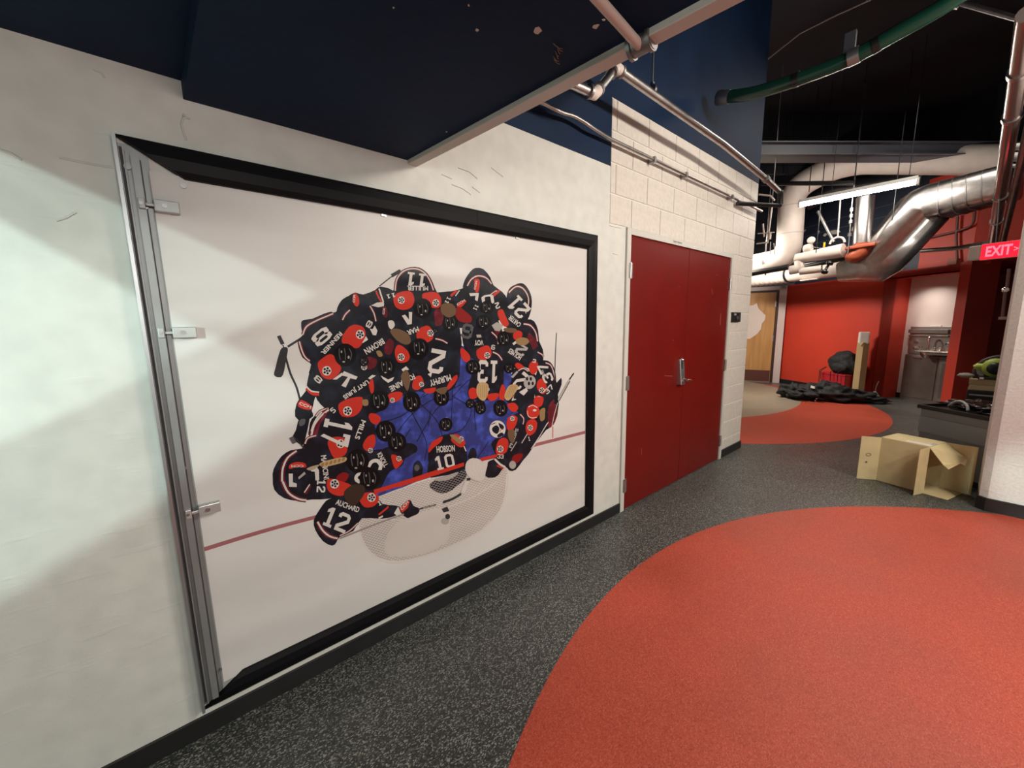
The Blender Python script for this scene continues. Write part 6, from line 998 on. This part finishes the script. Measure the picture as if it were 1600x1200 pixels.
# red grooved fitting and riser
rf = empty('red_fitting', atx(1345, 396, 7.9), 'orange red cast pipe fitting at the foot of the steel riser', 'pipe fitting')
RF = mat('fitting_red', (.42, .09, .04), .45)
MB().tube(fillet([atx(1322, 400, 7.9), atx(1338, 400, 7.9), atx(1348, 391, 7.9), atx(1350, 380, 7.9)], .08), [.055]+[.10]*14+[.11], 16).build('elbow', RF, rf)
a_, b_ = atx(1333, 388, 7.9), atx(1358, 384, 7.9); MB().obox((a_+b_)/2, b_-a_, (1, 0, 0), (0, 0, 1), .17, .12, .022).build('flange', RF, rf, bevel=.01)
MB().tube([atx(1346, 383, 8.0), atx(1352, 308, 8.0)], .11, 18).build('riser', STEEL, rf)
# threaded rods with couplings
tr = empty('turnbuckle_rod', atx(1328, 350, 7.9), 'thin steel rod with turnbuckle couplings left of the steel riser', 'rod')
MB().tube([atx(1325, 398, 7.6), atx(1331, 322, 7.6), atx(1331, 322, 7.6)+Vector((0, 0, 1.6))], .008, 8).build('rod', STEEL, tr)
for v_ in (369, 349, 340, 330): c_ = atx(1325+(398-v_)*.079, v_, 7.6); MB().tube([c_, c_+Vector((0, 0, .045))], .024, 8).build('coupling', STEEL, tr)
# strut and thin pipes at the block wall corner
cp = empty('sprinkler_pipes', atx(1200, 370, 6.6), 'cluster of thin white pipes and rods beside the block wall corner', 'pipe')
for a, b, r in (((1182, 381), (1199, 379), .010), ((1199, 380), (1206, 322), .012), ((1192, 350), (1194, 370), .012), ((1196, 380), (1196, 398), .006), ((1204, 378), (1203, 398), .006), ((1209, 380), (1211, 398), .006), ((1184, 365), (1210, 363), .008), ((1186, 304), (1204, 306), .012), ((1204, 306), (1210, 313), .012)):
    MB().tube([atx(*a, 6.6), atx(*b, 6.6)], r, 8).build('pipe', PIPEW, cp)
q = atx(1206, 322, 6.6); MB().tube([q, (q.x, q.y, 4.955)], .006, 6).build('hanger', DSTEEL, cp)
c_ = atx(1202, 374, 6.6); MB().tube([c_, c_+Vector((0, 0, .1))], .022, 8).build('tee', PIPEW, cp)
ab = MB().tube([atx(1170, 428, 7.95), atx(1232, 417, 7.95)], .05, 8).build('cable_tray', BLK); tag(ab, 'black cable tray squeezed between white pipe and spiral duct', 'tray')
for i, (u_, v0__, v1__) in enumerate(((1196, 150, 270), (1264, 250, 300), (1275, 330, 395), (1394, 320, 345))):
    q = atx(u_, v1__, 7.6); rd = MB().tube([q, (q.x, q.y, 4.955)], .006, 6).build('hanger_rod', mat('dark_metal', (.03, .03, .03))); tag(rd, ['thin rod hanging beside the block wall corner', 'thin rod hanging above left end of the strip light', 'thin rod hanging in front of the chipped blue wall', 'thin rod hanging beside the silver duct bend'][i], 'rod')
# conduit bundle at upper right
cb = empty('conduit_bundle', (5.5, 0, 3), 'pair of shiny grey conduits running overhead beside the right pillar', 'pipe')
a, b = atx(1606, 20, 3.7), atx(1552, 378, 8.3)
m1 = a.lerp(b, .5)
MB().tube([a, b], .045, 14).build('pipe', mat('shiny_grey', (.34, .27, .25), .18, .6), cb)
MB().tube([a+Vector((0, -.10, 0)), b+Vector((0, -.08, 0))], .03, 12).build('pipe', DSTEEL, cb)
for f_ in (.12, .25, .62, .8): c_ = a.lerp(b, f_); MB().tube([c_, c_+(b-a).normalized()*.04], .054, 14).build('coupling', STEEL, cb)
b2_ = atx(1494, 388, 8.6); MB().tube(fillet([b, b+(b2_-b)*.1, b2_, atx(1440, 392, 8.9)], .06), .03, 10).build('branch', DSTEEL, cb)
MB().tube([atx(1562, 310, 6.5), atx(1556, 378, 6.5)], .006, 6).build('drop_cord', DSTEEL, cb)
for i, (v_, r_) in enumerate(((230, .035), (246, .045), (260, .02))):
    gp_ = MB().tube([atx(1577-i*2, v_, 7.0), atx(1640, v_-4, 7.0)], r_, 12).build('grey_pipe', mat('gp', (.35, .34, .33), .4)); tag(gp_, ['upper grey pipe crossing behind the overhead conduits', 'thick middle grey pipe crossing behind the overhead conduits', 'thin lowest grey pipe crossing behind the overhead conduits'][i], 'pipe')
for i, (P_, lb) in enumerate((([(1525, 312), (1521, 352), (1497, 361), (1445, 373)], 'thin conduit bent along the dark red upper wall'), ([(1497, 330), (1494, 372), (1496, 411)], 'thin vertical conduit on the red upper wall'))):
    o = MB().tube(fillet([atp(*p, Bc+nv*.15, Cc+nv*.15) for p in P_], .08), .018, 8).build('wall_pipe', mat('red_grey_pipe', (.16, .07, .06), .4)); tag(o, lb, 'pipe')
jb = atp(1490, 412, Bc, Cc); o = MB().obox((jb.x, jb.y, jb.z+.03), (dv.x, dv.y, 0), (nv.x, nv.y, 0), (0, 0, 1), .06, .04, .045).build('junction_box', mat('pinkish_paint', (.55, .2, .16), .5), bevel=.004); tag(o, 'small painted junction box above the alcove opening', 'junction box')
dd2 = MB().tube([atx(1500, 4, 5.2), atx(1600, 32, 5.2)], .02, 10).tube([atx(1492, 14, 5.2), atx(1512, -16, 5.2)], .016, 8).build('ceiling_rail', DSTEEL); tag(dd2, 'thin steel rail near the ceiling at upper right', 'rail')
th_ = MB().tube([atx(u_, v_, 5) for u_, v_ in ((1200, 92), (1250, 52), (1310, 22), (1370, -5))], .008, 6).build('thin_cable', DSTEEL); tag(th_, 'thin cable sagging above the green pipe', 'cable')
# ================================================================== EXIT SIGN
ex = empty('exit_sign', atx(1560, 391, 6.5), 'lit red EXIT sign hanging by the right pillar', 'exit sign')
E0 = atx(1541, 391, 6.5); E1 = atx(1581, 391, 6.5); ez = (atx(1560, 378, 6.5).z-atx(1560, 404, 6.5).z)/2
c_ = (atx(1563, 391, 6.5)); side = Vector((0, 1, 0)); fd = Vector((-1, .25, 0)).normalized(); sd_ = Vector((-fd.y, fd.x, 0)); sd_ = sd_ if sd_.y < 0 else -sd_
hw = .135
box_c = c_-fd*.03
MB().obox(box_c, sd_, fd, (0, 0, 1), hw, .03, ez).build('housing', mat('sign_housing', (.45, .40, .38), .4), ex, bevel=.006)
MB().obox(box_c+sd_*(-hw-.045), sd_, fd, (0, 0, 1), .045, .025, ez*.9).build('side_cover', mat('sign_side', (.6, .52, .48), .4), ex, bevel=.01)
MB().obox(box_c+fd*.031, sd_, fd, (0, 0, 1), hw*.97, .002, ez*.93).build('lit_face', mat('exit_glow', (.6, .02, .03), .4, emit=(1, .008, .03), estr=1.1), ex)
wt = MB(); writing(wt, 'EXIT', box_c+fd*.0345-sd_*hw*.72-Vector((0, 0, ez*.62)), sd_*hw*1.3, Vector((0, 0, ez*1.24)), 0, .03); writing(wt, '>', box_c+fd*.0345+sd_*hw*.66-Vector((0, 0, ez*.25)), sd_*hw*.22, Vector((0, 0, ez*.5)), 0, .02)
wt.build('lettering', mat('exit_letters', (1, .4, .4), .4, emit=(1, .10, .16), estr=1.6), ex)
# bolt bar on the pillar's far side
lt = empty('door_hardware', atx(1572, 455, 5.1), 'small metal latch bar with a shiny knob on the pillar edge', 'latch')
MB().tube([atx(1577, 420, 5.16), atx(1573, 452, 5.16)], .010, 8).tube([atx(1571, 455, 5.16), atx(1566, 500, 5.16)], .010, 8).build('bar', mat('bar_brown', (.16, .09, .09), .4, .3), lt)
MB().lathe(atx(1571, 453, 5.13), [(.008, -.02), (.02, -.01), (.022, .01), (.01, .02)], 12, axis=(0, 1, 0)).build('knob', CHROME, lt)
MB().obox(atx(1569, 497, 5.16), (0, 1, 0), (1, 0, 0), (0, 0, 1), .03, .01, .012).build('bracket', mat('pinkish_metal', (.4, .28, .26), .4), lt)
# ================================================================== OBJECTS BY THE RED WALL
# cardboard post
tb = empty('tall_carton', (*Vector((10.2, 1.55)), 0), 'tall narrow upright cardboard carton leaning by the alcove', 'carton')
def atd(u, v, base): return atp(u, v, base, base+Vector((-.35, 1)).normalized())
TB = Vector((10.0, 1.40)); L0 = atd(1331, 612, TB); R0 = atd(1350, 612, TB)
hx = Vector((L0.x-R0.x, L0.y-R0.y, 0)); wid = hx.length; hx.normalize(); hn = Vector((hx.y, -hx.x, 0)); hn = hn if hn.x > 0 else -hn
zt = atd(1340, 535, TB).z; cen = (L0+R0)/2; cen.z = 0
a = cen+hx*wid*.5; b = cen-hx*wid*.5; mfront = cen-hn*.05+hx*.01
P = [a, mfront, b, cen+hn*.12-hx*wid*.4, cen+hn*.12+hx*wid*.4]
V = [(p.x, p.y, 0) for p in P]+[(p.x, p.y, zt) for p in P]
MB().add(V, [(0, 1, 2, 3, 4), (5, 6, 7, 8, 9)]+[(i, (i+1) % 5, (i+1) % 5+5, i+5) for i in range(5)]).build('carton', mat('carton_tan', (.50, .36, .18), .8), tb, bevel=.004)
MB().add([(a.x, a.y, zt), (mfront.x, mfront.y, zt), ((a.x+mfront.x)/2-hn.x*.03, (a.y+mfront.y)/2-hn.y*.03, zt-.06), (a.x, a.y, zt+.001), (mfront.x, mfront.y, zt+.001), ((a.x+mfront.x)/2-hn.x*.033, (a.y+mfront.y)/2-hn.y*.033, zt-.058)], [(0, 1, 2), (3, 4, 5), (0, 1, 4, 3), (1, 2, 5, 4), (0, 2, 5, 3)]).build('flap', mat('carton_tan', (.5, .36, .18)), tb)
ins = cen+hn*.03; rl = MB().obox((ins.x, ins.y, zt+.085), hx, hn, (0, 0, 1), wid*.42, .06, .115).build('paper_roll', mat('paper_white', (.8, .76, .7)), bevel=.02); tag(rl, 'white wrapped roll sticking out of the tall carton', 'roll')
# red bench with backpack
bn = empty('red_bench', (9.75, 1.85, 0), 'low red storage box against the red wall under the backpack', 'storage box')
RB = mat('red_plastic', (.42, .018, .03), .35)
b1_ = atp(1281, 612, Bc-nv*.40, A_-nv*.40); b1_.z = 0; DV3 = Vector((dv.x, dv.y, 0)); NV3 = Vector((nv.x, nv.y, 0))
c_ = b1_-DV3*.24+NV3*.19
MB().obox((c_.x, c_.y, .215), DV3, NV3, (0, 0, 1), .25, .18, .2).build('body', RB, bn, bevel=.015)
MB().obox((c_.x, c_.y, .43), DV3, NV3, (0, 0, 1), .26, .19, .018).build('lid', RB, bn, bevel=.01)
bp = empty('backpack', (c_.x, c_.y, .45), 'black backpack with dangling straps on the red storage box', 'backpack')
k_ = c_-DV3*.05-NV3*.02
lm = MB().lump((k_.x, k_.y, .66), (.17, .27, .235), seed=3, amp=.22, fr=1.6, n=24, rot=math.atan2(dv.y, dv.x)-math.pi/2, flat=False)
lm.v = [(x, y, max(z, .449)) for x, y, z in lm.v]
lm.build('body', BFAB, bp)
k2 = k_-NV3*.13-DV3*.03; MB().lump((k2.x, k2.y, .58), (.06, .17, .10), seed=5, amp=.2, n=16, rot=math.atan2(dv.y, dv.x)-math.pi/2, flat=False).build('pocket', BFAB, bp)
fo = -NV3*.24
for s_, l_ in ((.27, .26), (.24, .15), (.03, .17), (-.12, .15)):
    q = k_+DV3*s_+fo; MB().tube([q+NV3*.12+Vector((0, 0, .56)), q+Vector((0, 0, .50)), q+Vector((.01, .01, .47)), q+Vector((0, 0, .46-l_))], .007, 6).build('strap', BFAB, bp)
# garment bag heap
gb = empty('garment_bag', (9.2, 1.9, 0), 'long rumpled black equipment bag lying on the floor before the red wall', 'bag')
g0_, g1_ = atz(1222, 622), atz(1372, 632)
dg = (g1_-g0_); lg = dg.length; ag = math.atan2(dg.y, dg.x)
body = MB()
for f_, off, rx_, ry_, rz_, sd__ in ((.12, .03, .20, .20, .13, 1), (.30, -.02, .28, .22, .12, 2), (.46, .10, .30, .22, .155, 3), (.60, -.04, .32, .24, .13, 4), (.76, .05, .27, .20, .10, 6), (.92, .04, .24, .13, .06, 8)):
    p = g0_+dg*f_+Vector((1, .3, 0))*(off+.1)
    body.lump((p.x, p.y, rz_*.9), (rx_*1.15, ry_, rz_*1.2), seed=sd__, amp=.5, fr=2.4, n=26, rot=ag)
body.build('body', BFAB, gb)
for f_, h_ in ((.16, .20), (.33, .22)):
    p = g0_+dg*f_-Vector((.12, 0, 0)); MB().lump((p.x, p.y, h_*.6), (.10, .16, .06), seed=int(f_*50), amp=.4, n=14, rot=ag+.5, flat=False).build('fold', BFAB, gb)
for u_, v_ in ((1250, 616), (1270, 605)): c_ = atx(u_, v_, g0_.x-.1 if u_ < 1260 else g0_.x+.1); MB().obox(c_, (.2, 1, .2), (1, 0, 0), (0, 0, 1), .035, .01, .02).build('tag_label', mat('paper_white', (.8, .76, .7)), gb)
for u_, v_ in ((1276, 623), (1274, 626), (1271, 629), (1257, 629)): c_ = atx(u_, v_, g0_.x-.25); MB().lathe(c_, [(.008, -.01), (.016, 0), (.008, .01)], 8).build('stud', CHROME, gb)
# small wand bottle
bo = empty('spray_bottle', (*atz(1366, 625).to_tuple()[:2], 0), 'small bottle with a thin shiny wand at the alcove corner', 'bottle')
q = atz(1366, 626); MB().lathe((q.x, q.y, 0), [(.06, 0), (.07, .02), (.07, .10), (.03, .15), (.02, .18)], 16).build('bottle', mat('bottle_grey', (.25, .27, .26), .15), bo)
MB().tube([(q.x, q.y, .17), (q.x, q.y, .26), (q.x, q.y-.015, .33), (q.x, q.y-.03, .38)], .010, 8).build('wand', CHROME, bo)
# ================================================================== GREY BIN with things on it
bi = empty('grey_bin', (5.6, .05, 0), 'large grey bin with a black rim behind the right pillar', 'bin')
ba, bb_ = Vector((5.66, .31)), Vector((5.345, -.135)); db = (ba-bb_).normalized(); nb = Vector((db.y, -db.x)); nb = nb if nb.x > 0 else -nb
def bq(s, t): return bb_+db*s+nb*t
LB = (ba-bb_).length
def bbx(mb, s0, s1, t0, t1, z0, z1, ta=0, mi=0):
    P = [bq(s0+ta, t0+ta), bq(s1-ta, t0+ta), bq(s1-ta, t1-ta), bq(s0+ta, t1-ta)]; Q = [bq(s0, t0), bq(s1, t0), bq(s1, t1), bq(s0, t1)]
    return mb.hexa([(*p, z0) for p in P]+[(*p, z1) for p in Q], mi)
m_ = MB(); bbx(m_, -.12, LB, 0, 1.15, .05, .645, .012); m_.build('tub', mat('bin_grey', (.24, .26, .27), .3, noise_s=3, noise_a=.08), bi, bevel=.01)
m_ = MB(); bbx(m_, -.14, LB+.02, -.02, 0, .635, .675); bbx(m_, -.14, LB+.02, 1.15, 1.17, .635, .675); bbx(m_, LB, LB+.02, 0, 1.15, .635, .675); bbx(m_, -.14, -.12, 0, 1.15, .635, .675); m_.build('rim', BLK, bi, bevel=.005)
m_ = MB(); bbx(m_, -.12, LB, .005, 1.145, .640, .652); m_.build('liner', mat('black_liner', (.008, .008, .01), .25), bi)
m_ = MB(); bbx(m_, -.12, LB-.005, -.008, 0, .40, .56); m_.build('side_rib', mat('bin_grey2', (.30, .33, .34), .3), bi, bevel=.004)
m_ = MB(); bbx(m_, -.10, LB-.03, .02, 1.1, .0, .05); m_.build('base', BLK, bi)
pb = MB()
q = bq(.42, .5); pb.lump((*q, .665), (.25, .22, .05), seed=11, amp=.5, n=22, flat=False); q = bq(.12, .4); pb.lump((*q, .67), (.22, .2, .05), seed=14, amp=.5, n=22, flat=False); pb.v = [(x, y, max(z, .6525)) for x, y, z in pb.v]
tag(pb.build('plastic_bag', mat('glossy_black', (.012, .012, .014), .15)), 'crumpled glossy black plastic bag lying in the grey bin', 'bag')
wv = MB(); q = bq(.50, .25); q2 = bq(.30, .18)
wv.tube(fillet([(*q, .66), (*bq(.44, .24), .72), (*bq(.36, .2), .735), (*q2, .70), (*bq(.28, .16), .662)], .05), .012, 8)
tag(wv.build('white_strap', mat('strap_white', (.6, .6, .58), .3)), 'white strap looped over the plastic bag in the bin', 'strap')
# black tool case, boxes and saw, farther back on a crate behind the bin
kb = empty('tool_case', (6.9, -.1, 0), 'black tool case standing behind the grey bin', 'case')
Xc = 7.0
def fz(u, v): return atx(u, v, Xc)
A0 = fz(1511, 609); A1 = fz(1552, 611); A2 = fz(1511, 640)
MB().box(Xc, Xc+.4, A1.y-.15, A0.y, 0, A0.z).build('case', BLK, kb, bevel=.012)
MB().box(Xc-.012, Xc, A1.y-.15, A0.y-.02, A0.z-.06, A0.z-.045).build('lid_seam', mat('grey_plastic', (.3, .3, .3)), kb)
MB().box(Xc-.02, Xc, A0.y-.24, A0.y-.08, A0.z-.20, A0.z-.17).build('handle', mat('grey_plastic', (.3, .3, .3)), kb, bevel=.003)
c1_ = MB().box(Xc+.02, Xc+.36, A1.y-.1, A0.y-.01, A0.z+.002, fz(1512, 601).z).build('flat_carton', mat('carton_light', (.52, .40, .24), .8), bevel=.003); tag(c1_, 'lower flat pale carton on the black tool case', 'carton')
z1_ = fz(1512, 601).z; c2_ = MB().box(Xc+.02, Xc+.34, A1.y-.1, A0.y-.005, z1_+.002, fz(1512, 592).z).build('flat_carton', mat('carton_mid', (.40, .29, .16), .8), bevel=.003); tag(c2_, 'upper flat tan carton directly beneath the circular saw', 'carton')
z2_ = fz(1512, 592).z; gg = MB().lump((Xc+.12, fz(1508, 594).y, z2_+.03), (.05, .065, .028), seed=4, amp=.2, n=12, flat=False).build('work_glove', mat('glove_grey', (.3, .28, .25), .8)); tag(gg, 'grey work glove at the left end of the carton', 'glove')
sw_ = empty('circular_saw', (Xc+.15, fz(1555, 575).y, z2_), 'lime green and black circular saw on the cartons behind the pillar', 'saw')
LIME = mat('lime_plastic', (.36, .46, .07), .4)
x_ = Xc+.1
S = lambda u, v, dx=0: atx(u, v, x_+dx)
MB().tube([S(1521, 573), S(1526, 572.5), S(1540, 573), S(1548, 571), S(1560, 569)], [.018, .038, .034, .036, .04], 12).build('handle', LIME, sw_)
MB().lathe(S(1556, 575), [(.05, -.03), (.11, -.02), (.11, .02), (.05, .03)], 18, axis=(1, .2, 0)).build('motor', LIME, sw_)
MB().lathe(S(1556, 576, -.04), [(.03, -.02), (.07, -.015), (.07, .015), (.03, .02)], 16, axis=(1, .2, 0)).build('motor_cap', BLK, sw_)
MB().lathe(S(1562, 583, .08), [(.19, -.012), (.21, -.01), (.21, .01), (.19, .012)], 28, axis=(1, .2, 0)).build('blade_guard', mat('guard_grey', (.06, .045, .05), .4), sw_)
MB().lathe(S(1543, 579, .04), [(.085, -.004), (.085, .004)], 24, axis=(1, .1, 0)).build('blade', mat('blade_steel', (.45, .45, .43), .3, .8), sw_)
MB().box(x_-.08, x_+.15, S(1560, 590).y-.05, S(1528, 590).y, z2_+.002, z2_+.03).build('base_plate', BLK, sw_, bevel=.004)
MB().box(x_-.02, x_+.1, S(1562, 590).y, S(1536, 590).y, z2_+.03, z2_+.12).build('bracket', BLK, sw_, bevel=.01)
MB().box(x_-.085, x_-.08, S(1536, 597).y, S(1529, 597).y, z2_+.006, z2_+.026).build('rating_label', mat('paper_white', (.8, .76, .7)), sw_)
# ================================================================== CARDBOARD BOX with open flaps
cb_ = empty('cardboard_box', (4.95, .3, 0), 'open cardboard box lying on its side by the grey bin, flaps out', 'box')
TH = .004
def quad(name, P, m=CARD, t=TH, parent=cb_):
    P = [Vector(p) for p in P]; n = (P[1]-P[0]).cross(P[-1]-P[0]).normalized()*t
    k = len(P); return MB().add([p for p in P]+[p+n for p in P], [tuple(range(k))[::-1], tuple(range(k, 2*k))]+[(i, (i+1) % k, (i+1) % k+k, i+k) for i in range(k)]).build(name, m, parent)
a = Vector((4.976, .500, 0)); h = Vector((4.885, .181, 0)); H_ = .425
ax = (h-a).normalized(); pn_ = Vector((-ax.y, ax.x, 0)); pn_ = pn_ if pn_.x > 0 else -pn_
DP = .30
z = Vector((0, 0, .003)); T3 = Vector((0, 0, H_))
a2, h2 = a+pn_*DP, h+pn_*DP
quad('front_panel', [a+z, h+z, h+T3, a+T3]); quad('back_panel', [h2+z, a2+z, a2+T3, h2+T3])
quad('bottom_panel', [a+z, a2+z, h2+z, h+z]); quad('top_panel', [a+T3, h+T3, h2+T3, a2+T3])
quad('inner_lining', [a+ax*.01+z, a2+ax*.01+z, a2+ax*.01+T3, a+ax*.01+T3])
lf_ = Vector((4.888, .631, 0)); quad('left_flap', [lf_+z, a+z, a+T3, lf_+Vector((0, 0, H_+.004))])
nf = Vector((4.757, .232, 0)); quad('near_flap', [nf+z, h+z, h+T3, nf+Vector((0, 0, H_-.01))])
quad('bottom_flap', [h+z, h2+z, h2+ax*.15+z, h+ax*.155+z])
bf = h2+ax*.20; quad('back_flap', [h2+z, bf+z, bf+T3+Vector((0, 0, .01)), h2+T3])
tf = [h+T3, h2+T3, h2+ax*.15+T3+Vector((0, 0, -.10)), h2.lerp(h, .3)+ax*.165+T3+Vector((0, 0, -.15)), h2.lerp(h, .35)+ax*.14+T3+Vector((0, 0, -.135)), h2.lerp(h, .85)+ax*.12+T3+Vector((0, 0, -.17)), h+ax*.10+T3+Vector((0, 0, -.13))]
quad('top_flap', tf)
tp_ = MB(); m0 = (h+h2)/2+T3+Vector((0, 0, .0045))
tpe = [h-ax*.17+pn_*.02, h-ax*.005+pn_*.02, h-ax*.005+pn_*.075, h-ax*.17+pn_*.075]
quad('shipping_label', [p+T3+Vector((0, 0, .0045)) for p in tpe], mat('label_white', (.75, .74, .70), .4), .0008)
quad('tape', [p+T3+Vector((0, 0, .0045)) for p in (h-ax*.03+pn_*.08, h+ax*.0+pn_*.08, h+ax*.0+pn_*.16, h-ax*.03+pn_*.16)], mat('clear_tape', (.6, .55, .45), .1), .0008)
mk = MB(); fdir = (a-lf_).normalized(); fo_ = Vector((-fdir.y, fdir.x, 0)); fo_ = fo_ if fo_.x < 0 else -fo_
def mkp(s, z_): return lf_+fdir*s+Vector((0, 0, z_))+fo_*.006
for k in range(2):
    c_ = mkp(.07, .25); 
    for i in range(16):
        t0 = i*math.pi/8; t1 = t0+math.pi/8; r0, r1 = (.016, .020)
        f2 = lambda r, t: c_+fdir*(r*math.cos(t))+Vector((0, 0, r*.8*math.sin(t)))
        mk.add([f2(r0, t0), f2(r0, t1), f2(r1, t1), f2(r1, t0)], [(0, 1, 2, 3)])
c_ = mkp(.06, .175); mk.add([c_+fdir*.012, c_+Vector((0, 0, .010)), c_-fdir*.012, c_-Vector((0, 0, .010))], [(0, 1, 2, 3)])
mk.build('printed_mark', mat('brown_ink', (.10, .07, .03), .8), cb_)
